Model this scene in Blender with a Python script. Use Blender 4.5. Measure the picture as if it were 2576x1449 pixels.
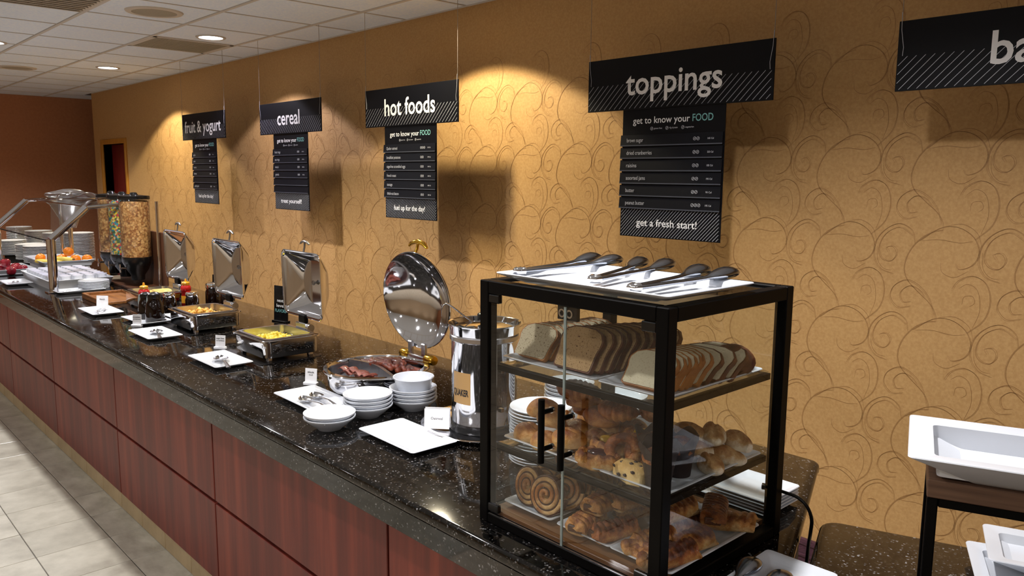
import bpy, bmesh, math, random
from mathutils import Vector, Matrix, Euler
random.seed(7)
PI = math.pi
S = bpy.context.scene
C = S.collection
for o in list(bpy.data.objects): bpy.data.objects.remove(o)

# ------------------------------------------------------------------ camera, world, light
CAM = Vector((0.5555, -2.0489, 1.7347)); YAW, PITCH, ROLL, FPX = 0.8198, -0.1416, 0.0079, 1990.82
cd = bpy.data.cameras.new('camera'); cam = bpy.data.objects.new('camera', cd); C.objects.link(cam)
cd.sensor_fit = 'HORIZONTAL'; cd.sensor_width = 36.0; cd.lens = FPX / 2576 * 36.0; cd.clip_start = 0.05; cd.clip_end = 60
fw = Vector((-math.sin(YAW)*math.cos(PITCH), math.cos(YAW)*math.cos(PITCH), math.sin(PITCH)))
rt = fw.cross(Vector((0, 0, 1))).normalized(); up = rt.cross(fw)
r2 = rt*math.cos(ROLL) + up*math.sin(ROLL); u2 = -rt*math.sin(ROLL) + up*math.cos(ROLL)
mw = Matrix((r2, u2, -fw)).transposed().to_4x4(); mw.translation = CAM
cam.matrix_world = mw
S.camera = cam
w = bpy.data.worlds.new('world'); S.world = w; w.use_nodes = True
w.node_tree.nodes['Background'].inputs[0].default_value = (1.0, 0.9, 0.8, 1); w.node_tree.nodes['Background'].inputs[1].default_value = 0.05
S.view_settings.view_transform = 'Standard'; S.view_settings.look = 'None'; S.view_settings.gamma = 1.0
S.view_settings.exposure = 0.12; S.view_settings.use_curve_mapping = False

HC = 2.7725      # ceiling height
YW = 1.229       # back wall
ZC = 0.889       # countertop surface
WARM, COOL, NEUT = (1.0, 0.88, 0.62), (0.90, 0.84, 1.0), (1.0, 0.97, 0.97)
def spot(name, x, y, power, col, size, blend, rad=0.05):
    l = bpy.data.lights.new(name, 'SPOT'); l.energy = power; l.color = col; l.spot_size = math.radians(size); l.spot_blend = blend; l.shadow_soft_size = rad
    o = bpy.data.objects.new(name, l); C.objects.link(o); o.location = (x, y, HC - 0.02); return o
WALL_CANS = [(-8.2, 0.55, 115, WARM), (-5.676, 0.558, 70, COOL), (-3.15, 0.55, 115, WARM)]
ROW_CANS = [(-9.8, -0.62, 130), (-7.2, -0.62, 95), (-4.35, -0.62, 215), (-0.6, -0.62, 180), (2.2, -0.62, 60)]
ROOM_FILL = [(x, y, 55) for x in (-9, -6.2, -3.4, -0.6, 2.2) for y in (-3.2, -5.2)]  # unseen lamps added over the room as general fill light
FRONT_CANS = [(-1.65, -1.65, 80)]
for x, y, p, c in WALL_CANS: spot('wall_can_lamp', x, y, p, c, 124, 0.12, 0.045)
for x, y, p in ROW_CANS: spot('counter_can_lamp', x, y, p, NEUT, 144, 0.55, 0.05)
for x, y, p in FRONT_CANS: spot('front_can_lamp', x, y, p, NEUT, 112, 0.15, 0.05)
for x, y, p in ROOM_FILL: spot('room_fill_lamp', x, y, p, NEUT, 160, 0.6, 0.08)

# ------------------------------------------------------------------ mesh helpers
def obj(name, me, mat=None, parent=None, loc=None, rot=None, scale=None):
    if mat is not None and len(me.materials) == 0: me.materials.append(mat)
    o = bpy.data.objects.new(name, me); C.objects.link(o)
    if parent is not None: o.parent = parent
    if loc is not None: o.location = loc
    if rot is not None: o.rotation_euler = rot
    if scale is not None: o.scale = scale
    return o
def thing(name, label, cat, loc=(0, 0, 0), rz=0.0, group=None, rot=None):
    o = bpy.data.objects.new(name, None); C.objects.link(o); o.empty_display_size = 0.05
    o.location = loc; o.rotation_euler = rot if rot else (0, 0, rz)
    return tag(o, label, cat, group)
def tag(o, label, cat, group=None):
    o['label'] = label; o['category'] = cat
    if group: o['group'] = group
    return o
def struct(o):
    o['kind'] = 'structure'; return o
def dup(root, loc=None, rot=None, label=None, group=None, scale=None):
    r = root.copy(); C.objects.link(r)
    if loc is not None: r.location = loc
    if rot is not None: r.rotation_euler = rot
    if scale is not None: r.scale = scale
    if label: r['label'] = label
    if group: r['group'] = group
    for ch in list(root.children):
        c = ch.copy(); C.objects.link(c); c.parent = r
        for g in list(ch.children):
            d = g.copy(); C.objects.link(d); d.parent = c
    return r
class G:
    """collects verts / faces (with material slots) for one mesh"""
    def __init__(s): s.v = []; s.f = []; s.m = []
    def add(s, v, f, m=0, tf=None):
        b = len(s.v)
        s.v += [tuple(tf @ Vector(q)) for q in v] if tf is not None else [tuple(q) for q in v]
        s.f += [tuple(i + b for i in q) for q in f]; s.m += [m]*len(f); return s
    def mesh(s, name, mats, smooth=None):
        me = bpy.data.meshes.new(name); me.from_pydata(s.v, [], s.f)
        for m in (mats if isinstance(mats, (list, tuple)) else [mats]): me.materials.append(m)
        if any(s.m): me.polygons.foreach_set('material_index', s.m)
        bm = bmesh.new(); bm.from_mesh(me); bmesh.ops.recalc_face_normals(bm, faces=bm.faces); bm.to_mesh(me); bm.free()
        if smooth is not None:
            me.polygons.foreach_set('use_smooth', [True]*len(me.polygons))
            if smooth > 0: me.set_sharp_from_angle(angle=math.radians(smooth))
        me.update(); return me
def box(x0, x1, y0, y1, z0, z1, b=0.0):
    if b <= 0:
        v = [(x0, y0, z0), (x1, y0, z0), (x1, y1, z0), (x0, y1, z0), (x0, y0, z1), (x1, y0, z1), (x1, y1, z1), (x0, y1, z1)]
        return v, [(0, 3, 2, 1), (4, 5, 6, 7), (0, 1, 5, 4), (1, 2, 6, 5), (2, 3, 7, 6), (3, 0, 4, 7)]
    rings = []
    for z, e in ((z0, b), (z0 + b, 0), (z1 - b, 0), (z1, b)):
        rings.append([(x0+e, y0+b, z), (x0+b, y0+e, z), (x1-b, y0+e, z), (x1-e, y0+b, z), (x1-e, y1-b, z), (x1-b, y1-e, z), (x0+b, y1-e, z), (x0+e, y1-b, z)])
    return loft(rings)
def loft(rings, cap0=True, cap1=True, closed=True):
    n = len(rings[0]); v = [p for r in rings for p in r]; f = []
    for i in range(len(rings)-1):
        for j in range(n if closed else n-1):
            k = (j+1) % n; f.append((i*n+j, i*n+k, (i+1)*n+k, (i+1)*n+j))
    if cap0: f.append(tuple(range(n))[::-1])
    if cap1: f.append(tuple(range((len(rings)-1)*n, len(rings)*n)))
    return v, f
def rr(a, b, r, z, k=4, cx=0.0, cy=0.0):
    """rounded rectangle ring, half sizes a b, corner radius r"""
    r = min(r, a*0.999, b*0.999); o = []
    for sx, sy, a0 in ((1, 1, 0), (-1, 1, 1), (-1, -1, 2), (1, -1, 3)):
        for i in range(k+1):
            t = (a0 + i/k)*PI/2
            o.append((cx + sx*(a-r) + r*math.cos(t), cy + sy*(b-r) + r*math.sin(t), z))
    return o
def lathe(prof, seg=32, cap0=True, cap1=True):
    return loft([[(r*math.cos(2*PI*i/seg), r*math.sin(2*PI*i/seg), z) for i in range(seg)] for r, z in prof], cap0, cap1)
def tube(path, r, seg=8, sx=1.0, sy=1.0, cap=True, upv=None):
    P = [Vector(p) for p in path]; n = len(P); rad = r if isinstance(r, (list, tuple)) else [r]*n
    T = [((P[min(i+1, n-1)] - P[max(i-1, 0)]).normalized()) for i in range(n)]
    u = Vector(upv) if upv else (Vector((0, 0, 1)) if abs(T[0].z) < 0.9 else Vector((1, 0, 0)))
    rings = []
    for i in range(n):
        u = (u - T[i]*u.dot(T[i])); u.normalize(); s = T[i].cross(u)
        rings.append([tuple(P[i] + s*(math.cos(2*PI*k/seg)*rad[i]*sx) + u*(math.sin(2*PI*k/seg)*rad[i]*sy)) for k in range(seg)])
    return loft(rings, cap, cap)
def prism(poly, y0, y1, axis='y'):
    """extrude 2-D polygon; axis y -> poly in (x,z); z -> (x,y); x -> (y,z)"""
    f3 = {'y': lambda p, t: (p[0], t, p[1]), 'z': lambda p, t: (p[0], p[1], t), 'x': lambda p, t: (t, p[0], p[1])}[axis]
    return loft([[f3(p, y0) for p in poly], [f3(p, y1) for p in poly]])
def crom(pts, k=6):
    P = [Vector(p) for p in pts]; P = [P[0]*2 - P[1]] + P + [P[-1]*2 - P[-2]]; o = []
    for i in range(1, len(P)-2):
        for j in range(k):
            t = j/k; a, b, c, d = P[i-1], P[i], P[i+1], P[i+2]
            o.append(0.5*((2*b) + (c-a)*t + (2*a-5*b+4*c-d)*t*t + (3*b-a-3*c+d)*t*t*t))
    o.append(P[-2]); return o
def T3(x=0, y=0, z=0, rx=0, ry=0, rz=0, s=1.0):
    m = Matrix.Translation((x, y, z)) @ Euler((rx, ry, rz)).to_matrix().to_4x4()
    return m @ (Matrix.Scale(s, 4) if not isinstance(s, (tuple, list)) else Matrix.Diagonal((*s, 1)))
def text_mesh(s, width, mat, height=None, bold=0.0, name='lettering'):
    """flat text centred on x, baseline z=0, facing -y"""
    cu = bpy.data.curves.new('t', 'FONT'); cu.body = s; cu.size = 1.0; cu.offset = bold; cu.resolution_u = 3
    to = bpy.data.objects.new('t', cu); C.objects.link(to)
    bpy.context.view_layer.update()
    me = bpy.data.meshes.new_from_object(to); bpy.data.objects.remove(to); bpy.data.curves.remove(cu)
    xs = [v.co.x for v in me.vertices] or [0, 1]; x0, x1 = min(xs), max(xs); k = width/max(1e-6, x1-x0); kz = height if height else k
    for v in me.vertices: v.co = ((v.co.x - (x0+x1)/2)*k, 0.0, v.co.y*kz)
    me.materials.clear(); me.materials.append(mat); me.name = name; me.update(); return me

# ------------------------------------------------------------------ materials
def lin(c): return tuple(((v/255)/12.92 if v/255 <= 0.04045 else ((v/255+0.055)/1.055)**2.4) for v in c) + (1.0,)
class MT:
    def __init__(s, name, col=(200, 200, 200), rough=0.5, metal=0.0, spec=0.5, coat=0.0):
        s.m = bpy.data.materials.new(name); s.m.use_nodes = True; s.t = s.m.node_tree; s.b = s.t.nodes['Principled BSDF']
        s.set('Base Color', lin(col)); s.set('Roughness', rough); s.set('Metallic', metal); s.set('Specular IOR Level', spec); s.set('Coat Weight', coat)
        s.co = None
    def set(s, k, v): s.b.inputs[k].default_value = v
    def n(s, ty, **kw):
        nd = s.t.nodes.new(ty)
        for k, v in kw.items():
            if k in nd.inputs: nd.inputs[k].default_value = v
            else: setattr(nd, k, v)
        return nd
    def l(s, a, ao, b, bi): s.t.links.new(a.outputs[ao], b.inputs[bi])
    def coord(s, kind='Object', scale=(1, 1, 1), rot=(0, 0, 0)):
        tc = s.n('ShaderNodeTexCoord'); mp = s.n('ShaderNodeMapping'); mp.inputs['Scale'].default_value = scale; mp.inputs['Rotation'].default_value = rot
        s.l(tc, kind, mp, 'Vector'); return mp
    def noise(s, mp, scale, detail=4, rough=0.55):
        nd = s.n('ShaderNodeTexNoise', Scale=scale, Detail=detail, Roughness=rough); s.l(mp, 'Vector', nd, 'Vector'); return nd
    def ramp(s, src, out, stops, inter='LINEAR'):
        r = s.n('ShaderNodeValToRGB'); r.color_ramp.interpolation = inter
        e = r.color_ramp.elements
        while len(e) < len(stops): e.new(0.5)
        for i, (p, c) in enumerate(stops): e[i].position = p; e[i].color = lin(c)
        s.l(src, out, r, 'Fac'); return r
    def color(s, nd, out='Color'): s.l(nd, out, s.b, 'Base Color'); return s
    def mix(s, a, b, fac, mode='MIX', fo='Fac'):
        m = s.n('ShaderNodeMix', data_type='RGBA', blend_type=mode)
        for k, q in ((6, a), (7, b)):
            if isinstance(q, tuple) and not hasattr(q[0], 'outputs'): m.inputs[k].default_value = q
            else: s.t.links.new(q[0].outputs[q[1]], m.inputs[k])
        if isinstance(fac, float): m.inputs[0].default_value = fac
        else: s.t.links.new(fac[0].outputs[fac[1]], m.inputs[0])
        return m
    def bump(s, src, out, strength=0.2, dist=0.002):
        b = s.n('ShaderNodeBump', Strength=strength, Distance=dist); s.l(src, out, b, 'Height'); s.l(b, 'Normal', s.b, 'Normal'); return s
    def randomize(s, nd, out, amt):
        """vary value per object"""
        oi = s.n('ShaderNodeObjectInfo'); mr = s.n('ShaderNodeMapRange'); mr.inputs['To Min'].default_value = 1-amt; mr.inputs['To Max'].default_value = 1+amt
        s.l(oi, 'Random', mr, 'Value'); h = s.n('ShaderNodeHueSaturation'); s.l(nd, out, h, 'Color'); s.l(mr, 'Result', h, 'Value'); return h
def plain(name, col, rough=0.5, metal=0.0, **k): return MT(name, col, rough, metal, **k).m
def noisy(name, c1, c2, scale, rough=0.5, detail=5, bump=0.0, kind='Object', stretch=(1, 1, 1), p0=0.35, p1=0.65, rnd=0.0, metal=0.0, coat=0.0, spec=0.5):
    t = MT(name, c1, rough, metal, spec, coat); mp = t.coord(kind, stretch); nz = t.noise(mp, scale, detail); r = t.ramp(nz, 'Fac', [(p0, c1), (p1, c2)])
    if rnd: h = t.randomize(r, 'Color', rnd); t.color(h)
    else: t.color(r)
    if bump: t.bump(nz, 'Fac', bump)
    return t.m
def granite():
    t = MT('granite', (10, 9, 9), 0.06, spec=0.6); mp = t.coord('Object')
    v = t.n('ShaderNodeTexVoronoi', Scale=250.0); t.l(mp, 'Vector', v, 'Vector')
    sx = t.n('ShaderNodeSeparateColor'); t.l(v, 'Color', sx, 'Color')
    r1 = t.ramp(sx, 'Red', [(0.0, (5, 5, 6)), (0.66, (9, 8, 8)), (0.78, (34, 28, 22)), (0.94, (62, 54, 46)), (0.99, (140, 140, 142))])
    nz = t.noise(mp, 38.0, 4); r2 = t.ramp(nz, 'Fac', [(0.42, (5, 5, 6)), (0.62, (255, 255, 255))])
    m = t.mix((r1, 'Color'), (r2, 'Color'), 0.85, 'MULTIPLY'); t.color(m, 2)
    return t.m
def wood(name, dark, light, axis=0, scale=6, rough=0.4, rnd=0.0):
    st = [14, 14, 14]; st[axis] = 0.7
    return noisy(name, dark, light, scale, rough, 6, 0.05, 'Object', tuple(st), 0.3, 0.7, rnd)
def thin_glass(name, tint=(250, 253, 252), f0=0.07, gloss=0.0):
    """pane: clear transmission plus a mirror share that grows at grazing angles (same from both faces)"""
    t = MT(name); nt = t.t; nt.nodes.remove(t.b); out = [n for n in nt.nodes if n.type == 'OUTPUT_MATERIAL'][0]
    tr = t.n('ShaderNodeBsdfTransparent'); tr.inputs[0].default_value = lin(tint); gl = t.n('ShaderNodeBsdfGlossy'); gl.inputs['Roughness'].default_value = gloss
    ge = t.n('ShaderNodeNewGeometry'); dt = t.n('ShaderNodeVectorMath', operation='DOT_PRODUCT'); t.l(ge, 'Normal', dt, 0); t.l(ge, 'Incoming', dt, 1)
    ab = t.n('ShaderNodeMath', operation='ABSOLUTE'); nt.links.new(dt.outputs['Value'], ab.inputs[0]); sb = t.n('ShaderNodeMath', operation='SUBTRACT'); sb.inputs[0].default_value = 1.0; nt.links.new(ab.outputs[0], sb.inputs[1])
    pw = t.n('ShaderNodeMath', operation='POWER'); nt.links.new(sb.outputs[0], pw.inputs[0]); pw.inputs[1].default_value = 5.0
    ma = t.n('ShaderNodeMath', operation='MULTIPLY_ADD'); nt.links.new(pw.outputs[0], ma.inputs[0]); ma.inputs[1].default_value = 1-f0; ma.inputs[2].default_value = f0
    mx = t.n('ShaderNodeMixShader'); nt.links.new(ma.outputs[0], mx.inputs[0]); nt.links.new(tr.outputs[0], mx.inputs[1]); nt.links.new(gl.outputs[0], mx.inputs[2])
    nt.links.new(mx.outputs[0], out.inputs[0]); return t.m
def emit(name, col, st):
    t = MT(name, col, 0.4); t.set('Emission Color', lin(col)); t.set('Emission Strength', st); return t.m
def brushed(name, col, rough, aniso=0.0):
    t = MT(name, col, rough, 1.0); return t.m

M = {}
M['granite'] = granite()
def cherry():
    t = MT('cherry_laminate', (108, 50, 42), 0.42, spec=0.35); mp = t.coord('Object', (9, 9, 0.5)); nz = t.noise(mp, 1.6, 7, 0.6)
    r = t.ramp(nz, 'Fac', [(0.3, (82, 30, 25)), (0.5, (106, 42, 33)), (0.7, (132, 58, 42))]); t.color(t.randomize(r, 'Color', 0.06)); return t.m
M['cherry'] = cherry()
def floor_tile():
    t = MT('floor_tile', (190, 178, 158), 0.28); mp = t.coord('Generated', (1, 1, 1)); oi = t.n('ShaderNodeObjectInfo')
    nz = t.n('ShaderNodeTexNoise', noise_dimensions='4D', Scale=2.2, Detail=6, Roughness=0.6); t.l(mp, 'Vector', nz, 'Vector')
    mu = t.n('ShaderNodeMath', operation='MULTIPLY'); mu.inputs[1].default_value = 40; t.l(oi, 'Random', mu, 0); t.t.links.new(mu.outputs[0], nz.inputs['W'])
    r = t.ramp(nz, 'Fac', [(0.3, (142, 136, 122)), (0.5, (166, 161, 146)), (0.72, (186, 181, 166))]); t.color(t.randomize(r, 'Color', 0.05)); t.bump(nz, 'Fac', 0.1, 0.001); return t.m
M['floor_tile'] = floor_tile()
M['base_tile'] = noisy('base_tile', (150, 128, 92), (172, 150, 112), 7, 0.35, rnd=0.06)
M['grout'] = plain('grout', (52, 46, 40), 0.9)
M['wallpaper'] = noisy('wallpaper', (186, 145, 92), (198, 158, 104), 90, 0.62, 6, 0.05, spec=0.3)
M['scroll'] = plain('scroll_print', (152, 110, 62), 0.6)
M['brown_wall'] = noisy('brown_wall', (178, 120, 86), (186, 128, 92), 30, 0.75, spec=0.2)
M['dark_wall'] = noisy('cream_wall', (186, 160, 126), (198, 172, 138), 10, 0.7)
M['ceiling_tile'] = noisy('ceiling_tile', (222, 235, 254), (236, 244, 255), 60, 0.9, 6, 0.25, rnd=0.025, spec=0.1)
M['tbar'] = plain('t_bar', (200, 196, 192), 0.6)
M['gap_shade'] = plain('ceiling_gap_shade', (84, 76, 70), 0.9)  # dark slab colour paints the shadow lines between tiles and bars
M['white_metal'] = plain('white_metal', (196, 188, 178), 0.5)
M['grille'] = noisy('grille', (150, 142, 126), (166, 158, 142), 300, 0.7)
M['vent_dark'] = plain('vent_dark', (100, 96, 92), 0.8)
M['lamp_lens'] = emit('lamp_lens', (240, 245, 255), 9.0)
M['lamp_warm'] = emit('lamp_lens_warm', (255, 232, 200), 9.0)
M['steel'] = plain('polished_steel', (218, 218, 222), 0.07, 1.0)
M['steel_satin'] = plain('satin_steel', (196, 196, 200), 0.22, 1.0)
M['steel_dark'] = plain('dark_steel', (160, 164, 172), 0.18, 1.0)
M['steel_brush'] = plain('brushed_steel', (150, 146, 142), 0.34, 1.0)
M['gold'] = plain('gold_metal', (212, 168, 60), 0.2, 1.0)
M['porcelain'] = MT('porcelain', (210, 214, 221), 0.1, coat=0.15).m
M['porcelain_grey'] = MT('porcelain_grey', (206, 206, 206), 0.15).m
M['white_plastic'] = plain('white_plastic', (232, 234, 240), 0.35)
M['black_metal'] = plain('black_metal', (6, 5, 5), 0.45, spec=0.1)
M['black_plastic'] = plain('black_plastic', (12, 12, 13), 0.25)
M['black_matte'] = plain('black_matte', (16, 15, 15), 0.6)
M['rubber'] = plain('rubber', (14, 14, 15), 0.35)
M['glass'] = thin_glass('pane_glass')
M['glass_edge'] = MT('glass_edge', (170, 186, 184), 0.15).m
M['acrylic'] = thin_glass('acrylic', (240, 240, 242), 0.08, 0.04)
M['frost'] = thin_glass('frosted_acrylic', (225, 225, 228), 0.22, 0.25)
M['sign_black'] = MT('sign_black', (6, 7, 13), 0.5, spec=0.18).m
M['sign_slat'] = MT('sign_slat', (9, 11, 19), 0.5, spec=0.2).m
M['letter'] = plain('letter_white', (240, 240, 240), 0.6)
M['letter_teal'] = plain('letter_teal', (120, 178, 176), 0.6)
M['letter_dim'] = plain('letter_grey', (188, 190, 196), 0.6)
M['hatch'] = plain('hatch_line', (196, 200, 206), 0.6)
M['wire'] = plain('hang_wire', (150, 140, 130), 0.4, 0.6)
M['paper'] = noisy('paper', (232, 232, 234), (242, 242, 244), 30, 0.6)
M['ink'] = plain('ink', (24, 24, 28), 0.6)
M['walnut'] = wood('walnut', (62, 36, 22), (98, 60, 36), 2, 5, 0.4)
M['tray_wood'] = wood('tray_wood', (104, 64, 30), (150, 98, 50), 0, 5, 0.4)
M['case_wood'] = wood('case_wood', (96, 62, 38), (140, 98, 62), 0, 6, 0.35)
M['stand_wood'] = wood('stand_wood', (92, 66, 50), (120, 90, 70), 0, 8, 0.5)
M['door_red'] = wood('door_red', (104, 26, 24), (122, 34, 30), 2, 3, 0.4)
M['oak_trim'] = wood('oak_trim', (176, 118, 36), (200, 142, 52), 2, 4, 0.4)
M['purple'] = noisy('purple_base', (58, 26, 40), (84, 48, 62), 60, 0.8, stretch=(1, 1, 3))
# ---- food
M['crumb_wheat'] = None
def crumb(name, c, pore, spots=None):
    t = MT(name, c, 0.85, spec=0.2); mp = t.coord('Object'); v = t.noise(mp, 260.0, 3, 0.6)
    r = t.ramp(v, 'Fac', [(0.34, pore), (0.44, c)]); last = (r, 'Color')
    if spots:
        nz = t.noise(mp, 170.0, 2); rs = t.ramp(nz, 'Fac', [(0.66, (0, 0, 0)), (0.7, (255, 255, 255))]); m = t.mix(last, lin(spots), (rs, 'Color')); last = (m, 2)
    t.t.links.new(last[0].outputs[last[1]], t.b.inputs['Base Color']); t.bump(v, 'Fac', 0.4, 0.0015); return t.m
M['crumb_wheat'] = crumb('crumb_grain', (206, 190, 160), (150, 128, 96), (98, 70, 44))
M['crumb_brown'] = crumb('crumb_brown', (184, 150, 108), (140, 106, 70), (88, 48, 26))
M['crumb_white'] = crumb('crumb_white', (226, 214, 184), (204, 188, 152))
M['crust'] = noisy('crust', (150, 88, 36), (186, 120, 56), 30, 0.6)
M['crust_dark'] = noisy('crust_dark', (70, 34, 18), (112, 60, 28), 40, 0.55)
def pastry(name, lo, mid, hi, rough=0.35, scale=22, coat=0.12, top=0.35):
    """baked crust: browner on top, paler at the foot, mottled and wrinkled"""
    t = MT(name, mid, rough, coat=coat); mp = t.coord('Object'); nz = t.noise(mp, scale, 6, 0.65)
    tc = t.n('ShaderNodeTexCoord'); sp = t.n('ShaderNodeSeparateXYZ'); t.l(tc, 'Generated', sp, 'Vector')
    ml = t.n('ShaderNodeMath', operation='MULTIPLY_ADD'); ml.inputs[1].default_value = -top; ml.inputs[2].default_value = top*0.5; t.l(sp, 'Z', ml, 0)
    ad = t.n('ShaderNodeMath', operation='ADD'); t.l(nz, 'Fac', ad, 0); t.l(ml, 'Value', ad, 1)
    r = t.ramp(ad, 'Value', [(0.28, lo), (0.5, mid), (0.72, hi)]); t.color(t.randomize(r, 'Color', 0.12)); n2 = t.noise(mp, scale*3, 5, 0.7); t.bump(n2, 'Fac', 0.9, 0.004); return t.m
M['bun'] = pastry('bun_crust', (146, 74, 24), (210, 146, 72), (240, 200, 136), scale=26)
M['bun_dark'] = pastry('roll_crust', (92, 40, 14), (152, 84, 36), (206, 146, 84), scale=28)
M['flaky'] = pastry('flaky_crust', (120, 56, 16), (206, 142, 70), (244, 208, 146), 0.38, 38)
M['flaky_dark'] = pastry('flaky_dark', (88, 36, 12), (166, 94, 38), (220, 164, 94), 0.38, 38)
M['swirl_dough'] = pastry('swirl_dough', (160, 100, 48), (218, 178, 120), (236, 206, 156), 0.35)
M['cinnamon'] = pastry('cinnamon', (62, 30, 16), (88, 46, 24), (118, 66, 36), 0.3)
M['powder'] = pastry('sugared_crust', (146, 90, 42), (200, 156, 104), (240, 226, 200), 0.55, 34)
M['scone'] = pastry('scone_crust', (212, 168, 98), (228, 192, 126), (236, 208, 150), 0.6)
M['choc'] = plain('chocolate', (44, 22, 20), 0.4)
M['jam'] = plain('berry_jam', (52, 10, 24), 0.15)
M['lemon'] = noisy('lemon_custard', (196, 150, 20), (222, 180, 40), 30, 0.3)
M['muffin_paper'] = plain('brown_paper', (40, 24, 22), 0.6)
M['egg'] = pastry('scrambled_egg', (226, 196, 40), (246, 222, 74), (252, 236, 120), 0.4, 40)
M['potato'] = pastry('fried_potato', (196, 120, 24), (230, 166, 48), (246, 206, 104), 0.4, 40)
M['sausage'] = pastry('sausage_skin', (66, 24, 14), (104, 42, 24), (140, 70, 42), 0.25, 30)
M['bacon'] = pastry('bacon', (88, 32, 24), (122, 54, 42), (160, 98, 80), 0.3, 40)
M['toast'] = pastry('egg_toast', (214, 180, 96), (236, 214, 140), (244, 230, 176), 0.5, 30)
M['syrup'] = plain('syrup', (18, 7, 5), 0.05)
M['red_glass'] = MT('red_glass', (160, 18, 16), 0.08, coat=0.6).m
M['amber'] = plain('amber_cap', (206, 142, 34), 0.3)
M['cereal_tan'] = None
def cereal(name, stops, sc):
    t = MT(name, (170, 110, 50), 0.6); mp = t.coord('Object'); v = t.n('ShaderNodeTexVoronoi', Scale=sc); t.l(mp, 'Vector', v, 'Vector')
    sp = t.n('ShaderNodeSeparateColor'); t.l(v, 'Color', sp, 'Color'); r = t.ramp(sp, 'Red', stops, 'CONSTANT')
    rd = t.ramp(v, 'Distance', [(0.0, (255, 255, 255)), (0.5, (235, 235, 235)), (0.8, (90, 70, 60))]); m = t.mix((r, 'Color'), (rd, 'Color'), 0.5, 'MULTIPLY'); t.color(m, 2); t.bump(v, 'Distance', 0.4, 0.003); return t.m
M['cereal_tan'] = cereal('oat_cereal', [(0, (196, 146, 84)), (0.3, (216, 170, 104)), (0.6, (176, 122, 64)), (0.85, (150, 96, 48))], 75)
M['cereal_mix'] = cereal('coloured_cereal', [(0, (236, 206, 60)), (0.25, (60, 150, 160)), (0.5, (226, 206, 150)), (0.7, (200, 70, 60)), (0.85, (70, 110, 60))], 75)
M['orange'] = noisy('orange_peel', (232, 122, 10), (246, 148, 24), 60, 0.4)
M['banana'] = noisy('banana_peel', (226, 196, 70), (236, 214, 110), 12, 0.45)
M['banana_tip'] = plain('banana_tip', (96, 76, 22), 0.6)
M['apple'] = noisy('apple_skin', (120, 18, 34), (160, 40, 54), 14, 0.2)
M['blue_cloth'] = plain('blue_foil', (50, 60, 120), 0.4)

# ------------------------------------------------------------------ the room
def sbox(name, mat, *b, parent=None, bev=0.0):
    g = G(); g.add(*box(*b, bev)); o = obj(name, g.mesh(name, mat), None, parent)
    if parent is None: struct(o)
    return o
TS = 0.3115; TX0 = -4.3171; YB = -0.8366; YROWS = [YB, -1.0025, -1.3146, -1.6261, -1.9376, -2.2491, -2.5606]
def floor_mat():
    t = MT('floor_field', (190, 178, 158), 0.3); tc = t.n('ShaderNodeTexCoord'); sp = t.n('ShaderNodeSeparateXYZ'); t.l(tc, 'Object', sp, 'Vector')
    ms = []
    for ax, o0 in (('X', TX0), ('Y', -1.0025)):
        a = t.n('ShaderNodeMath', operation='SUBTRACT'); a.inputs[1].default_value = o0 - 50*TS; t.l(sp, ax, a, 0)
        b = t.n('ShaderNodeMath', operation='DIVIDE'); b.inputs[1].default_value = TS; t.l(a, 'Value', b, 0)
        c = t.n('ShaderNodeMath', operation='FRACT'); t.l(b, 'Value', c, 0)
        d = t.n('ShaderNodeMath', operation='PINGPONG'); d.inputs[1].default_value = 0.5; t.l(c, 'Value', d, 0)
        e = t.n('ShaderNodeMath', operation='LESS_THAN'); e.inputs[1].default_value = 0.008; t.l(d, 'Value', e, 0); ms.append(e)
    mx = t.n('ShaderNodeMath', operation='MAXIMUM'); t.l(ms[0], 'Value', mx, 0); t.l(ms[1], 'Value', mx, 1)
    nz = t.noise(t.coord('Object'), 7.0, 6); r = t.ramp(nz, 'Fac', [(0.3, (166, 153, 132)), (0.7, (204, 192, 172))])
    m = t.mix((r, 'Color'), lin((52, 46, 40)), (mx, 'Value')); t.color(m, 2); return t.m
floor = sbox('floor', floor_mat(), -14.5, 6.0, -6.6, 4.0, -0.10, -0.0035)
tile_me = {}
for j in range(6):
    y1, y0 = YROWS[j], YROWS[j+1]
    for i in range(-13, 7):
        if j >= 2 and i < -9 + 0: continue
        key = round(y1-y0, 3)
        if key not in tile_me:
            g = G(); g.add(*box(0.0018, TS-0.0018, 0.0018, (y1-y0)-0.0018, -0.008, 0.0, 0.0015)); tile_me[key] = g.mesh('tile', M['floor_tile'])
        obj('tile', tile_me[key], None, floor, (TX0 + i*TS, y0, random.uniform(-0.0004, 0.0003)))
# back wall with its door opening
g = G()
for b in ((-11.265, -10.87, YW, YW+0.16, 0, HC), (-10.0, 6.0, YW, YW+0.16, 0, HC), (-10.87, -10.0, YW, YW+0.16, 2.09, HC)): g.add(*box(*b))
wall_back = struct(obj('wall_back', g.mesh('wall_back', M['wallpaper'])))
sbox('wall_return', M['wallpaper'], -11.265, -11.105, YW+0.16, 4.0, 0, HC)
sbox('wall_end', M['brown_wall'], -12.35, -12.2, -6.6, 4.0, 0, HC)
sbox('wall_room', M['dark_wall'], -14.5, 6.0, -6.75, -6.6, 0, HC)
sbox('wall_side', M['brown_wall'], 6.0, 6.15, -6.75, 4.0, 0, HC)
sbox('wall_corridor', M['brown_wall'], -12.35, 6.0, 4.0, 4.15, 0, HC)
g = G(); g.add(*box(-10.0, 6.0, YW-0.014, YW, 0, 0.12)); g.add(*box(-10.0, 6.0, YW-0.02, YW, 0.10, 0.125)); g.add(*box(-10.0, 6.0, YW-0.022, YW, 0.045, 0.055))
struct(obj('baseboard_back', g.mesh('baseboard_back', M['purple'])))
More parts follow.
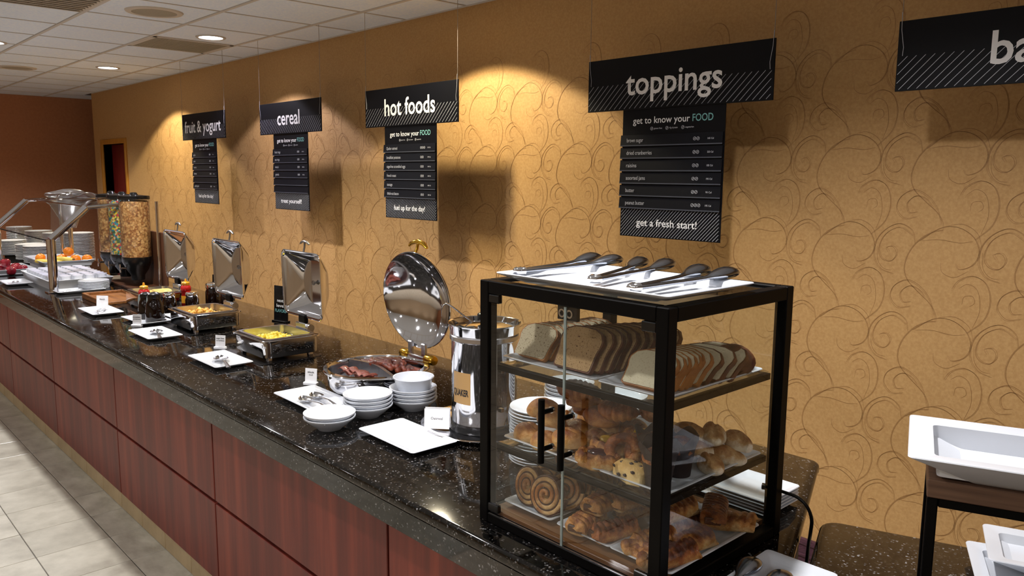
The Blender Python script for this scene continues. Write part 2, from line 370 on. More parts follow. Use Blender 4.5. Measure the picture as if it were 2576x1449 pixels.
# door
d = G(); d.add(*box(-10.87, -10.0, YW+0.10, YW+0.14, 0, 2.09)); door = struct(obj('door_1', d.mesh('door_1', M['door_red'])))
for b in ((-10.95, -10.87, YW-0.02, YW+0.16, 0, 2.155), (-10.0, -9.94, YW-0.02, YW+0.16, 0, 2.155), (-10.87, -10.0, YW-0.02, YW+0.16, 2.09, 2.155)):
    g = G(); g.add(*box(*b, 0.006)); obj('door_casing', g.mesh('door_casing', M['oak_trim']), None, door)
g = G(); g.add(*box(-10.62, -10.54, YW+0.09, YW+0.10, 1.05, 1.45)); obj('door_plate', g.mesh('door_plate', M['oak_trim']), None, door)
# printed scrolls of the wallpaper, one fine ribbon print
strokes = [[(975, 96), (930, 106), (875, 142), (828, 205), (808, 280), (826, 345), (884, 402), (940, 450), (970, 495), (976, 536)],
 [(850, 165), (835, 105), (775, 72), (710, 98), (662, 160), (655, 240), (690, 300), (755, 322)],
 [(838, 130), (770, 92), (700, 130), (672, 200), (690, 250), (735, 262), (762, 225), (745, 190), (710, 195), (722, 218)],
 [(665, 190), (672, 260), (705, 300), (745, 305)],
 [(870, 150), (960, 85), (1040, 78), (1110, 120), (1140, 190), (1115, 250), (1060, 275), (1040, 250)],
 [(985, 75), (1060, 62), (1125, 100), (1150, 165)], [(975, 250), (985, 295), (1040, 315), (1100, 280)],
 [(1118, 130), (1185, 60), (1205, -30), (1180, -110), (1120, -140), (1060, -112), (1035, -70)],
 [(1140, 105), (1165, 20), (1150, -70), (1105, -100), (1065, -75)], [(1085, 0), (1092, -38), (1128, -45), (1140, -15), (1118, 5)],
 [(965, 505), (940, 430), (890, 372), (825, 345), (765, 380), (750, 438), (790, 484), (850, 474)],
 [(915, 420), (890, 390), (840, 374), (800, 410), (812, 455), (850, 452)], [(880, 150), (960, 140), (1050, 150), (1110, 140)]]
CW, CH = 0.385, 0.355
cell_v, cell_f = [], []
rs = random.Random(3)
for st in strokes:
    for rep in range(2 if len(st) > 5 else 1):
        jx, jy = (0, 0) if rep == 0 else (rs.uniform(5, 9)*rs.choice((-1, 1)), rs.uniform(-7, 7))
        pts = [Vector((((x+jx*(0.4+0.6*k/len(st)))-900)/490*CW, 0, -(y+jy)/440*CH)) for k, (x, y) in enumerate(st)]
        P = crom(pts, 4); b = len(cell_v); wd = 0.00085 if rep == 0 else 0.0006
        for i, q in enumerate(P):
            t = (P[min(i+1, len(P)-1)] - P[max(i-1, 0)]).normalized(); nrm = Vector((-t.z, 0, t.x)); ww = wd*(0.45 + 0.55*math.sin(PI*min(1, max(0.05, i/(len(P)-1)))))
            cell_v += [q + nrm*ww, q - nrm*ww]
        cell_f += [(b+2*i, b+2*i+1, b+2*i+3, b+2*i+2) for i in range(len(P)-1)]
g = G()
for i in range(-21, 6):
    for k in range(0, 8):
        x, z = -0.98 + i*CW, 0.55 + k*CH + 0.0
        if z > HC - 0.16: continue
        g.add(cell_v, cell_f, 0, T3(x, YW-0.0008, z))
me = g.mesh('scroll_print', M['scroll']); sp = obj('scroll_print', me, None, wall_back); sp['kind'] = 'stuff'

# ceiling: slab, lay-in tiles, grid bars
ceil = sbox('ceiling', M['gap_shade'], -12.35, 6.0, -6.7, 4.1, HC+0.012, HC+0.12)
CX0, CDX = -5.29, 0.635; CYL = [-2.40, -1.74, -1.085, -0.436, 0.21, 0.865, YW]
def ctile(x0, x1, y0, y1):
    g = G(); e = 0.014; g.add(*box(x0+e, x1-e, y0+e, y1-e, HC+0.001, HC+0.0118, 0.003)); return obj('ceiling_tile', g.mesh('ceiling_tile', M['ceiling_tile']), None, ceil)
for i in range(-10, 8):
    for j in range(len(CYL)-1):
        x0, x1, y0, y1 = CX0+i*CDX, CX0+(i+1)*CDX, CYL[j], CYL[j+1]
        if (i, j) in ((-2, 4), (0, 2)): continue
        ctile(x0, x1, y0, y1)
g = G()
for b in ((-12.2, CX0-10*CDX, -6.6, 4.0), (CX0+8*CDX, 6.0, -6.6, YW), (CX0-10*CDX, CX0+8*CDX, -6.6, -2.40)): g.add(*box(b[0], b[1], b[2], b[3], HC+0.001, HC+0.0118))
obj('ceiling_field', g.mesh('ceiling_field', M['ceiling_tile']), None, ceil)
for y in CYL[:-1]:
    g = G(); g.add(*box(-12.2, 6.0, y-0.012, y+0.012, HC-0.003, HC+0.011)); obj('grid_bar', g.mesh('grid_bar', M['tbar']), None, ceil)
for i in range(-10, 9):
    x = CX0+i*CDX; g = G(); g.add(*box(x-0.007, x+0.007, -2.40, YW, HC-0.001, HC+0.011)); obj('grid_bar', g.mesh('grid_bar', M['tbar']), None, ceil)
g = G(); g.add(*box(-11.2, 6.0, YW-0.02, YW, HC-0.004, HC+0.011)); obj('wall_angle', g.mesh('wall_angle', M['tbar']), None, ceil)

# ceiling fixtures
ring_me = G().add(*lathe([(0.088, 0.0), (0.090, -0.006), (0.108, -0.007), (0.112, -0.001), (0.112, 0.002), (0.088, 0.002)], 36, False, False)).mesh('trim_ring', M['white_metal'], 40)
lens_me = G().add(*lathe([(0.002, -0.0005), (0.088, -0.0005), (0.088, 0.001)], 36, True, False)).mesh('lens', M['lamp_lens'])
lensw_me = G().add(*lathe([(0.002, -0.0005), (0.088, -0.0005), (0.088, 0.001)], 36, True, False)).mesh('lens_warm', M['lamp_warm'])
def can(x, y, warm, label, group='recessed ceiling lights'):
    t = thing('recessed_light', label, 'ceiling light', (x, y, HC), 0, group)
    obj('trim_ring', ring_me, None, t); obj('lens', lensw_me if warm else lens_me, None, t)
can(-8.2, 0.55, False, 'round recessed ceiling light, the smaller and farther of the two lit ones')
can(-5.676, 0.558, False, 'round lit recessed ceiling light beside the perforated ceiling vent')
can(-3.15, 0.55, True, 'recessed ceiling light above the gap between two hanging signs')
for x, y, p in ROW_CANS + FRONT_CANS + ROOM_FILL: can(x, y, False, 'unseen round recessed ceiling light out over the room', 'recessed lights over the room')  # includes fixtures made for the added fill lamps
def speaker(x, y, label):
    t = thing('ceiling_speaker', label, 'ceiling speaker', (x, y, HC), 0, 'round ceiling speakers')
    obj('rim', G().add(*lathe([(0.135, 0), (0.138, -0.008), (0.172, -0.007), (0.178, 0.0), (0.178, 0.003), (0.135, 0.003)], 40, False, False)).mesh('rim', M['white_metal'], 40), None, t)
    obj('grille', G().add(*lathe([(0.002, -0.009), (0.08, -0.008), (0.137, -0.004), (0.137, 0)], 40, True, False)).mesh('grille', M['grille'], 40), None, t)
speaker(-4.974, -0.103, 'round beige ceiling speaker grille nearer the lit light')
speaker(-8.885, -0.107, 'small far round beige ceiling speaker at the left edge')
# perforated return vent (replaces one tile)
x0, x1, y0, y1 = CX0-2*CDX, CX0-CDX, 0.21, 0.865
t = thing('ceiling_vent', 'grey perforated square air vent in the ceiling beside a lit light', 'air vent', ((x0+x1)/2, (y0+y1)/2, HC)); hx, hy = CDX/2-0.01, 0.3275-0.01
g = G()
for b in ((-hx, hx, -hy, -hy+0.03), (-hx, hx, hy-0.03, hy), (-hx, -hx+0.03, -hy, hy), (hx-0.03, hx, -hy, hy)): g.add(*box(*b, -0.004, 0.008))
obj('frame', g.mesh('frame', M['tbar']), None, t); obj('backing', G().add(*box(-hx, hx, -hy, hy, 0.004, 0.009)).mesh('backing', M['vent_dark']), None, t)
sl = G().add(*box(-hx+0.03, hx-0.03, -0.007, 0.007, -0.003, 0.003)).mesh('slat', M['grille'])
for k in range(28): obj('slat', sl, None, t, (0, -hy+0.04+k*(2*hy-0.08)/27, 0))
x0, x1, y0, y1 = CX0, CX0+CDX, -1.085, -0.436
t = thing('ceiling_diffuser', 'white louvred square air diffuser at the top left corner of the ceiling', 'air vent', ((x0+x1)/2, (y0+y1)/2, HC))
obj('frame', G().add(*loft([rr(hx, hy, 0.004, 0.006), rr(hx, hy, 0.004, -0.004), rr(hx-0.04, hy-0.04, 0.004, -0.006), rr(hx-0.04, hy-0.04, 0.004, 0.006)], False, False)).mesh('frame', M['white_metal']), None, t)
obj('backing', G().add(*box(-hx, hx, -hy, hy, 0.006, 0.010)).mesh('backing', M['white_metal']), None, t)
lv = G().add(*box(-0.03, 0.03, -hy+0.045, hy-0.045, -0.002, 0.002), 0, T3(ry=0.5)).mesh('louvre', M['white_metal'])
for k in range(9): obj('louvre', lv, None, t, (-hx+0.07+k*(2*hx-0.14)/8, 0, -0.012))

# ------------------------------------------------------------------ buffet counter
def slab(poly, z0, z1, bev=0.012):
    bm = bmesh.new(); vs = [bm.verts.new((x, y, z0)) for x, y in poly]; f = bm.faces.new(vs)
    r = bmesh.ops.extrude_face_region(bm, geom=[f]); bmesh.ops.translate(bm, verts=[e for e in r['geom'] if isinstance(e, bmesh.types.BMVert)], vec=(0, 0, z1-z0))
    bmesh.ops.recalc_face_normals(bm, faces=bm.faces)
    es = [e for e in bm.edges if abs(e.verts[0].co.z - e.verts[1].co.z) < 1e-6]
    bmesh.ops.bevel(bm, geom=es, offset=bev, segments=4, affect='EDGES', profile=0.5, clamp_overlap=True)
    me = bpy.data.meshes.new('slab'); bm.to_mesh(me); bm.free(); me.materials.append(M['granite'])
    me.polygons.foreach_set('use_smooth', [True]*len(me.polygons)); me.set_sharp_from_angle(angle=math.radians(40)); return me
def arc(cx, cy, r, a0, a1, k=5): return [(cx + r*math.cos(a0+(a1-a0)*i/k), cy + r*math.sin(a0+(a1-a0)*i/k)) for i in range(k+1)]
XL = -10.6
t = thing('granite_countertop', 'long polished black granite countertop under the chafing dishes and pastry case', 'countertop', (0, 0, 0))
poly = [(XL, -0.905), (-0.085, -0.905), (-0.060, -0.885), (-0.468, 0.155)] + arc(-0.508, 0.155, 0.04, 0.35, PI/2) + [(XL, 0.195)]
obj('slab', slab(poly, ZC-0.035, ZC), None, t)
obj('apron', G().add(*box(XL, -0.06, -0.897, -0.862, 0.786, ZC-0.0348, 0.003)).mesh('apron', M['granite']), None, t)
t = thing('buffet_base', 'long buffet cabinet front of reddish brown panels on a tiled base', 'cabinet', (0, 0, 0))
obj('carcass', G().add(*prism([(XL, -0.842), (-0.12, -0.842), (-0.50, 0.13), (XL, 0.13)], 0.0, 0.853, 'z')).mesh('carcass', M['black_matte']), None, t)
SX0, SP = -6.1205, 1.2226
pu = G().add(*box(0.005, SP-0.005, -0.0146, 0.004, 0.437, 0.800, 0.002)).mesh('panel', M['cherry']); pl = G().add(*box(0.005, SP-0.005, -0.0146, 0.004, 0.088, 0.423, 0.002)).mesh('panel_lower', M['cherry'])
for i in range(-3, 5):
    obj('panel', pu, None, t, (SX0+i*SP, -0.842, 0)); obj('panel', pl, None, t, (SX0+i*SP, -0.842, 0))
bt = G().add(*box(0.002, TS-0.002, -0.010, 0.004, 0.001, 0.083, 0.002)).mesh('base_tile', M['base_tile'])
for i in range(-18, 13): obj('base_tile', bt, None, t, (TX0+i*TS, -0.842, 0))
# second, angled counter section
A2 = math.radians(20); U2 = Vector((math.cos(A2), math.sin(A2), 0)); V2 = Vector((-math.sin(A2), math.cos(A2), 0)); C2 = Vector((-0.289, -0.192, 0))
t = thing('granite_countertop', 'angled black granite countertop section at the right under the wooden riser', 'countertop', C2, A2)
obj('slab', slab(arc(0.045, -0.045, 0.045, PI, PI/2) + [(2.4, 0), (2.4, -0.92), (0.0, -0.80)], ZC-0.035, ZC), None, t)
t = thing('buffet_base', 'cabinet base below the angled counter section at the right', 'cabinet', C2, A2)
obj('carcass', G().add(*box(0.06, 2.35, -0.78, -0.05, 0.0, 0.853)).mesh('carcass', M['black_matte']), None, t)
obj('panel', G().add(*box(0.07, 1.28, -0.798, -0.78, 0.09, 0.84, 0.002)).mesh('panel', M['cherry']), None, t)

# ------------------------------------------------------------------ hanging signs
YS = 0.8985; ZST, ZSB, ZPB = 2.2748, 2.0363, 1.4559; SW, PW = 0.9724, 0.545
def hatch(x0, x1, z0, z1, step, wd, slope=1.0):
    """diagonal strips clipped to a rectangle"""
    g = G(); h = z1-z0; x = x0 - h/slope
    while x < x1:
        a0, a1 = x, x + h/slope; p0 = [a0, z0]; p1 = [a1, z1]
        if p0[0] < x0: p0 = [x0, z0 + (x0-a0)*slope]
        if p1[0] > x1: p1 = [x1, z0 + (x1-a0)*slope]
        if p1[1] > p0[1] + 0.002: g.add([(p0[0], 0, p0[1]), (p0[0]+wd, 0, p0[1]), (p1[0]+wd, 0, p1[1]), (p1[0], 0, p1[1])], [(0, 1, 2, 3)])
        x += step
    return g.mesh('hatching', M['hatch'])
hat_head = hatch(-SW/2+0.004, SW/2-0.012, ZSB+0.006, ZSB+0.118, 0.030, 0.0022); hat_foot = hatch(-PW/2+0.003, PW/2-0.010, ZPB+0.004, ZPB+0.128, 0.0165, 0.0022)
ROWZ = [1.928, 1.871, 1.814, 1.757, 1.700, 1.643, 1.586]
head_me = G().add(*box(-SW/2, SW/2, -0.003, 0.003, ZSB, ZST, 0.001)).mesh('header_board', M['sign_black'])
panel_me = G().add(*box(-PW/2, PW/2, 0.0035, 0.0065, ZPB, ZSB+0.02)).mesh('menu_panel', M['sign_black'])
slat_me = G().add(*prism([(0.0035, 0.0), (-0.007, 0.004), (-0.003, 0.051), (0.0035, 0.051)], -PW/2-0.004, PW/2-0.004, 'x')).mesh('slat', M['sign_slat'])
lip_me = G().add(*box(-PW/2-0.004, PW/2-0.004, -0.0075, -0.0062, 0.0, 0.005)).mesh('slat_lip', plain('slat_lip', (74, 78, 88), 0.35))
ringi = G().add(*lathe([(0.0062, 0), (0.0078, 0), (0.0078, 0.0004), (0.0062, 0.0004)], 14, False, False), 0, T3(rx=PI/2)).add(*box(-0.0042, 0.0042, -0.0002, 0.0002, -0.0012, 0.0012), 0, T3(ry=-0.8)).add(*box(-0.0022, 0.0022, -0.0002, 0.0002, -0.0008, 0.0008), 0, T3(0.0012, 0, 0.0014, ry=0.5)).mesh('icon', M['letter_dim'])
def sign(i, x, word, wx0, wx1, ht, rows, foot, label, full=True, strs=True):
    xc = x + SW/2
    t = thing('hanging_sign', label, 'sign', (xc, YS-0.012, 0), 0, 'black menu signs hanging over the buffet', rot=(-0.0155 if False else 0, 0, 0))
    h = obj('header_board', head_me, None, t); obj('hatching', hat_head, None, h, (0, -0.0036, 0))
    obj('lettering', text_mesh(word, wx1-wx0, M['letter'], ht, 0.013), None, h, ((wx0+wx1)/2, -0.0042, 2.104))
    for sx in (-1, 1):
        obj('hang_wire', G().add(*tube([(sx*(SW/2-0.008), -0.001, ZST-0.01), (sx*(SW/2-0.008), 0, HC)], 0.0013 if sx < 0 else 0.0016, 5)).mesh('hang_wire', M['wire']), None, t)
        obj('wire_tail', G().add(*tube([(sx*(SW/2-0.008), -0.0045, ZST+0.03), (sx*(SW/2-0.010), -0.0046, ZST-0.03), (sx*(SW/2-0.02), -0.0046, ZST-0.09), (sx*(SW/2-0.018), -0.004, ZST-0.118)], 0.001, 5)).mesh('wire_tail', M['letter_dim']), None, t)
    if not full: return t
    p = obj('menu_panel', panel_me, None, t)
    obj('lettering', text_mesh('get to know your', 0.31, M['letter'], 0.042, 0.008), None, p, (-0.058, 0.003, 1.972))
    obj('lettering', text_mesh('FOOD', 0.104, M['letter_teal'], 0.044, 0.01), None, p, (0.162, 0.003, 1.972))
    for q, (ix, tx) in enumerate(((-0.105, 'gluten free'), (-0.022, '+5g of protein'), (0.062, 'vegetarian'))):
        ic = obj('icon', ringi, None, p, (ix, 0.003, 1.948)); obj('lettering', text_mesh(tx, 0.045, M['letter_dim'], 0.010, 0.01), None, p, (ix+0.034, 0.003, 1.945))
    for q in range(6):
        z = ROWZ[q+1]; s = obj('slat', slat_me, None, t, (0, 0, z)); obj('slat_lip', lip_me, None, s)
        if rows[q]:
            me = text_mesh(rows[q], 0.0085*len(rows[q]), M['letter_dim'], 0.026, 0.0); w_ = 0.0085*len(rows[q])
            obj('lettering', me, None, s, (-PW/2+0.035+w_/2, -0.0082, 0.018))
            for k in range(3 if ('peanut' in rows[q] or 'oatmeal' in rows[q]) else 2): obj('icon', ringi, None, s, (0.150+0.017*(k-1), -0.0084, 0.026), (0, 0, 0), (1, 1, 1))
            obj('lettering', text_mesh('%d Cal' % (15*len(rows[q])), 0.030, M['letter_dim'], 0.011, 0.01), None, s, (0.213, -0.0084, 0.022))
    f = obj('hatching', hat_foot, None, p, (0, 0.0028, 0))
    obj('lettering', text_mesh(foot, 0.33, M['letter'], 0.046, 0.01), None, p, (-0.012, 0.0022, 1.508))
    return t
sign(0, -7.2063, 'fruit & yogurt', -0.42, 0.395, 0.150, ['apples', 'pears', 'berries', 'bananas', '', 'greek yogurt'], 'fuel up for the day!', 'black hanging menu sign reading fruit & yogurt')
sign(1, -5.5697, 'cereal', -0.184, 0.170, 0.150, ['fruit rings', 'oat rings', 'wheat k', 'granola', '', ''], 'treat yourself!', 'black hanging menu sign reading cereal')
sign(2, -4.0213, 'hot foods', -0.261, 0.269, 0.150, ['Quaker oatmeal', 'breakfast potatoes', 'cage-free scrambled eggs', 'french toast', 'sausage', 'thick-cut bacon'], 'fuel up for the day!', 'black hanging menu sign reading hot foods')
sign(3, -2.0576, 'toppings', -0.255, 0.254, 0.150, ['brown sugar', 'dried cranberries', 'raisins', 'assorted jams', 'butter', 'peanut butter'], 'get a fresh start!', 'large black hanging menu sign reading toppings')
sign(4, -0.6188, 'bakery', -0.191, 0.21, 0.150, [''] * 6, '', 'black hanging header sign cut off at the right edge, starting ba', full=False)

# ------------------------------------------------------------------ tableware
def plate_mesh(a, b, h, r=0.012, rim=0.02, foot=0.7):
    """rectangular plate, half sizes a b, height h; base at z=0"""
    t = 0.0035
    R = [rr(a*foot-0.004, b*foot-0.004, r, 0.0), rr(a*foot, b*foot, r, 0.002), rr(a-0.003, b-0.003, r, h-t-0.001), rr(a, b, r, h-t*0.5), rr(a-0.001, b-0.001, r, h),
         rr(a-0.004, b-0.004, r, h), rr(a-rim, b-rim, r, h-0.004), rr(a-rim-0.006, b-rim-0.006, r, 0.0065), rr(a-rim-0.02, b-rim-0.02, r, 0.0055)]
    return G().add(*loft(R)).mesh('plate', M['porcelain'], 50)
def put(name, me, label, cat, loc, rz=0.0, group=None, mat=None):
    return tag(obj(name, me, mat, None, loc, (0, 0, rz)), label, cat, group)
plate_long = plate_mesh(0.157, 0.088, 0.020)
GP = 'white rectangular serving plates'
put('serving_plate', plate_long, 'empty white rectangular plate in front of the oatmeal kettle', 'plate', (-1.462, -0.622, ZC), -0.02, GP)
put('serving_plate', plate_long, 'white rectangular plate with two spoons beside the round chafing dish', 'plate', (-2.045, -0.632, ZC), -0.02, GP)
put('serving_plate', plate_long, 'white rectangular plate with slotted spoon before the scrambled egg dish', 'plate', (-2.885, -0.632, ZC), 0.0, GP)
put('serving_plate', plate_long, 'white rectangular plate with spoon before the potato dish', 'plate', (-3.68, -0.642, ZC), 0.0, GP)
put('serving_plate', plate_long, 'white rectangular plate with small tongs and card before the wooden tray', 'plate', (-4.60, -0.645, ZC), 0.0, GP)
put('serving_plate', plate_long, 'white rectangular plate carrying the two front syrup jugs', 'plate', (-4.13, -0.535, ZC), 0.05, GP)
put('serving_plate', plate_long, 'white rectangular plate half hidden behind the front syrup jugs', 'plate', (-4.05, -0.335, ZC), 0.0, GP)
put('serving_plate', plate_long, 'white rectangular plate with tongs at the far left counter edge', 'plate', (-6.36, -0.745, ZC), 0.0, GP)
# bowls
bowl_me = G().add(*lathe([(0.040, 0.0), (0.042, 0.003), (0.062, 0.018), (0.082, 0.036), (0.0865, 0.041), (0.0865, 0.044), (0.083, 0.0445), (0.070, 0.0365), (0.055, 0.020), (0.038, 0.010), (0.002, 0.008)], 40, True, True)).mesh('bowl', M['porcelain'], 50)
def bowls(x, y, n, step, label, group):
    for k in range(n):
        put('cereal_bowl', bowl_me, label[k] if isinstance(label, list) else label, 'bowl', (x+random.uniform(-0.002, 0.002), y+random.uniform(-0.002, 0.002), ZC+k*step), random.random()*6, group)
bowls(-1.735, -0.742, 2, 0.013, ['bottom white bowl of the pair nearest the counter edge', 'top white bowl of the pair nearest the counter edge'], 'white bowls beside the kettle')
O4 = ['lowest', 'second lowest', 'second highest', 'top']
bowls(-1.768, -0.572, 4, 0.0135, [q+' white bowl in the middle stack beside the kettle' for q in O4], 'white bowls beside the kettle')
bowls(-1.728, -0.402, 4, 0.0135, [q+' white bowl of the stack under the straight sided bowl' for q in O4], 'white bowls beside the kettle')
deep_me = G().add(*lathe([(0.045, 0.0), (0.047, 0.003), (0.060, 0.012), (0.072, 0.052), (0.075, 0.054), (0.074, 0.0565), (0.070, 0.0555), (0.057, 0.016), (0.045, 0.009), (0.002, 0.008)], 40)).mesh('deep_bowl', M['porcelain'], 50)
put('deep_bowl', deep_me, 'straight sided white bowl sitting on top of the rear bowl stack', 'bowl', (-1.728, -0.402, ZC+3*0.0135+0.026), 0)
# spoons
def spoon_parts(t, L=0.23, bowl=0.032, slot=False, mat='steel_satin'):
    R = []
    for k in range(9):
        u = k/8; xx = -bowl*1.35 + 2.7*bowl*u; wv = bowl*math.sqrt(max(0.03, 1-(2*u-1)**2)); R.append((xx, wv))
    v, f = [], []
    for xx, wv in R:
        for j in range(7):
            s = j/3-1; v.append((xx, s*wv, 0.004 + 0.010*(s*s)*0.9 + 0.006*((xx/(bowl*1.35))**2)))
    for i in range(8):
        for j in range(6): f.append((i*7+j, i*7+j+1, i*7+j+8, i*7+j+7))
    g = G().add(v, f); me = g.mesh('spoon_bowl', M[mat], 0); o = obj('spoon_bowl', me, None, t); md = o.modifiers.new('solid', 'SOLIDIFY'); md.thickness = 0.0012
    x0 = bowl*1.3
    obj('handle', G().add(*tube([(x0-0.006, 0, 0.012), (x0+0.03, 0, 0.018), (x0+0.08, 0, 0.022), (x0+L-bowl*2.6, 0, 0.016)], [0.004, 0.0045, 0.006, 0.010], 8, 1.0, 0.28)).mesh('handle', M[mat], 60), None, t)
def spoon(x, y, z, rz, label, **k):
    t = thing('serving_spoon', label, 'spoon', (x, y, z), rz, 'steel serving spoons'); spoon_parts(t, **k); return t
spoon(-2.885, -0.628, ZC+0.006, -0.25, 'steel serving spoon with bits of egg on the plate before the eggs', L=0.25)
spoon(-3.70, -0.628, ZC+0.006, -0.25, 'steel serving spoon on the plate before the potatoes', L=0.25)
spoon(-2.04, -0.665, ZC+0.006, -0.05, 'front one of two steel serving spoons lying together', L=0.22, bowl=0.026)
spoon(-2.06, -0.610, ZC+0.006, -0.12, 'rear one of two steel serving spoons lying together', L=0.22, bowl=0.026)
def lump_mesh(name, r, mat, seed, sq=(1, 1, 1), bumps=0.18, sub=2, smooth=0):
    bm = bmesh.new(); bmesh.ops.create_icosphere(bm, subdivisions=sub, radius=1.0); rn = random.Random(seed)
    ph = [(Vector((rn.uniform(-1, 1), rn.uniform(-1, 1), rn.uniform(-1, 1)))*rn.uniform(1.5, 3.5), rn.uniform(0, 6)) for _ in range(5)]
    for v in bm.verts:
        d = 1 + sum(math.sin(v.co.dot(k)+p) for k, p in ph)*bumps/5*2
        v.co = Vector((v.co.x*d*r*sq[0], v.co.y*d*r*sq[1], v.co.z*d*r*sq[2]))
    me = bpy.data.meshes.new(name); bm.to_mesh(me); bm.free(); me.materials.append(M[mat]) if isinstance(mat, str) else me.materials.append(mat)
    me.polygons.foreach_set('use_smooth', [True]*len(me.polygons)); return me
# ------------------------------------------------------------------ square chafing dishes
FOODZ = 0.070
def square_chafer(xc, yc, label, food):
    t = thing('chafing_dish', label, 'chafing dish', (xc, yc, ZC), 0, 'square steel chafing dishes'); a, b = 0.178, 0.148
    H = 0.096
    body = obj('body', G().add(*loft([rr(a-0.014, b-0.014, 0.035, 0.016), rr(a-0.012, b-0.012, 0.035, 0.018), rr(a-0.012, b-0.012, 0.035, H-0.010), rr(a, b, 0.04, H-0.006), rr(a, b, 0.04, H), rr(a-0.004, b-0.004, 0.04, H+0.002),
        rr(a-0.026, b-0.026, 0.03, H), rr(a-0.030, b-0.030, 0.03, H-0.012), rr(a-0.034, b-0.034, 0.03, 0.050), rr(a-0.05, b-0.05, 0.03, 0.046)], True, True)).mesh('body', M['steel'], 45), None, t)
    obj('insert_rim', G().add(*loft([rr(a-0.022, b-0.022, 0.03, H+0.002), rr(a-0.022, b-0.022, 0.03, H+0.006), rr(a-0.036, b-0.036, 0.026, H+0.006), rr(a-0.038, b-0.038, 0.026, H-0.03)], False, False)).mesh('insert_rim', M['steel_satin'], 40), None, body)
    fm = G().add(*loft([rr(0.012, 0.012, 0.005, 0), rr(0.010, 0.010, 0.005, 0.020)])).mesh('foot', M['steel_satin'])
    for sx in (-1, 1):
        for sy in (-1, 1): obj('foot', fm, None, t, (sx*(a-0.045), sy*(b-0.045), 0))
    # open lid standing upright at the back, its hollow towards the room
    lw, lh, dp = 0.188, 0.158, 0.085
    lid = obj('lid', G().add(*loft([rr(lw*0.52, lh*0.56, 0.085, dp-0.0032, 8), rr(lw*0.64, lh*0.68, 0.100, dp-0.003, 8), rr(lw*0.68, lh*0.72, 0.095, dp-0.010, 8), rr(lw*0.86, lh*0.86, 0.045, 0.028, 8), rr(lw*0.91, lh*0.90, 0.035, 0.020, 8), rr(lw-0.010, lh-0.010, 0.03, 0.012, 8), rr(lw-0.006, lh-0.006, 0.035, 0.005, 8), rr(lw, lh, 0.035, 0.003, 8), rr(lw, lh, 0.035, 0.0, 8),
        rr(lw+0.003, lh+0.003, 0.037, 0.002, 8), rr(lw+0.001, lh+0.001, 0.037, 0.008, 8), rr(lw*0.94, lh*0.94, 0.05, 0.026, 8), rr(lw*0.66, lh*0.70, 0.075, dp-0.004, 8), rr(lw*0.58, lh*0.62, 0.07, dp, 8)], True, True)).mesh('lid', M['steel'], 17), None, t, (0, b-0.012, H+0.062+lh), (-PI/2+0.02, 0, 0))
    obj('lid_knob', G().add(*lathe([(0.002, -0.012), (0.010, -0.010), (0.012, -0.003), (0.006, 0.004), (0.005, 0.012)], 14), 0, T3(0.0, 0, dp-0.012)).mesh('lid_knob', M['steel_brush'], 40), None, lid)
    hz = b-0.012+0.02; zt = H+0.062+2*lh
    hd = obj('lid_handle', G().add(*tube([(0.0, hz+0.0, zt-0.004), (0.0, hz+0.006, zt+0.02), (0.0, hz+0.008, zt+0.044)], 0.005, 8)).mesh('lid_handle', M['steel_brush'], 50), None, t)
    obj('grip', G().add(*tube([(-0.042, hz+0.008, zt+0.036), (-0.022, hz+0.008, zt+0.046), (0.0, hz+0.008, zt+0.049), (0.022, hz+0.008, zt+0.046), (0.042, hz+0.008, zt+0.036)], [0.004, 0.007, 0.008, 0.007, 0.004], 10, 1.2, 0.8)).mesh('grip', M['steel_brush'], 60), None, hd)
    hg = obj('hinge', G().add(*box(-0.05, 0.05, b-0.02, b+0.018, H-0.006, H+0.034, 0.004)).mesh('hinge', M['steel_satin'], 40), None, t)
    obj('hinge_arm', G().add(*box(-0.030, 0.030, b-0.014, b+0.008, H+0.034, H+0.072, 0.003)).mesh('hinge_arm', M['black_metal']), None, hg)
    obj('hinge_cap', G().add(*lathe([(0.002, -0.008), (0.019, -0.008), (0.021, 0), (0.019, 0.008), (0.002, 0.008)], 20), 0, T3(0.058, b, H+0.012, ry=PI/2)).mesh('hinge_cap', M['steel_satin'], 40), None, hg)
    obj('induction_plate', G().add(*box(-a-0.02, a+0.02, -b-0.03, b-0.02, 0.0, 0.0015)).mesh('induction_plate', M['black_plastic']), None, t)
    return t
ch2 = square_chafer(-2.905, -0.350, 'square steel chafing dish of scrambled eggs with open lid', 'egg')
ch1 = square_chafer(-3.765, -0.345, 'square steel chafing dish of fried potatoes with open lid', 'potato')
ch0 = square_chafer(-4.665, -0.300, 'farthest square steel chafing dish of french toast with open lid', 'toast')
def pieces(name, cat, mat, n, x, y, ax, by, r, label, group, z=0.05, sq=(1, 0.9, 0.7), heap=0.03):
    mes = [lump_mesh(name, r, mat, 11+k, sq, 0.3, 1) for k in range(5)]; rn = random.Random(n)
    for k in range(n):
        u, v = rn.uniform(-1, 1), rn.uniform(-1, 1); hz = heap*(1-max(abs(u), abs(v)))
        o = tag(obj(name, mes[k % 5], None, None, (x+u*ax, y+v*by, ZC+z+hz+rn.uniform(0, 0.006)), (rn.uniform(0, 6), rn.uniform(0, 6), rn.uniform(0, 6)), [rn.uniform(0.8, 1.25)]*3), label, cat, group)
pieces('potato_chunk', 'potato', 'potato', 64, -3.765, -0.350, 0.105, 0.078, 0.017, 'golden fried potato chunk in the middle chafing dish', 'fried potato chunks', 0.058, (1, 0.9, 0.8), 0.035)
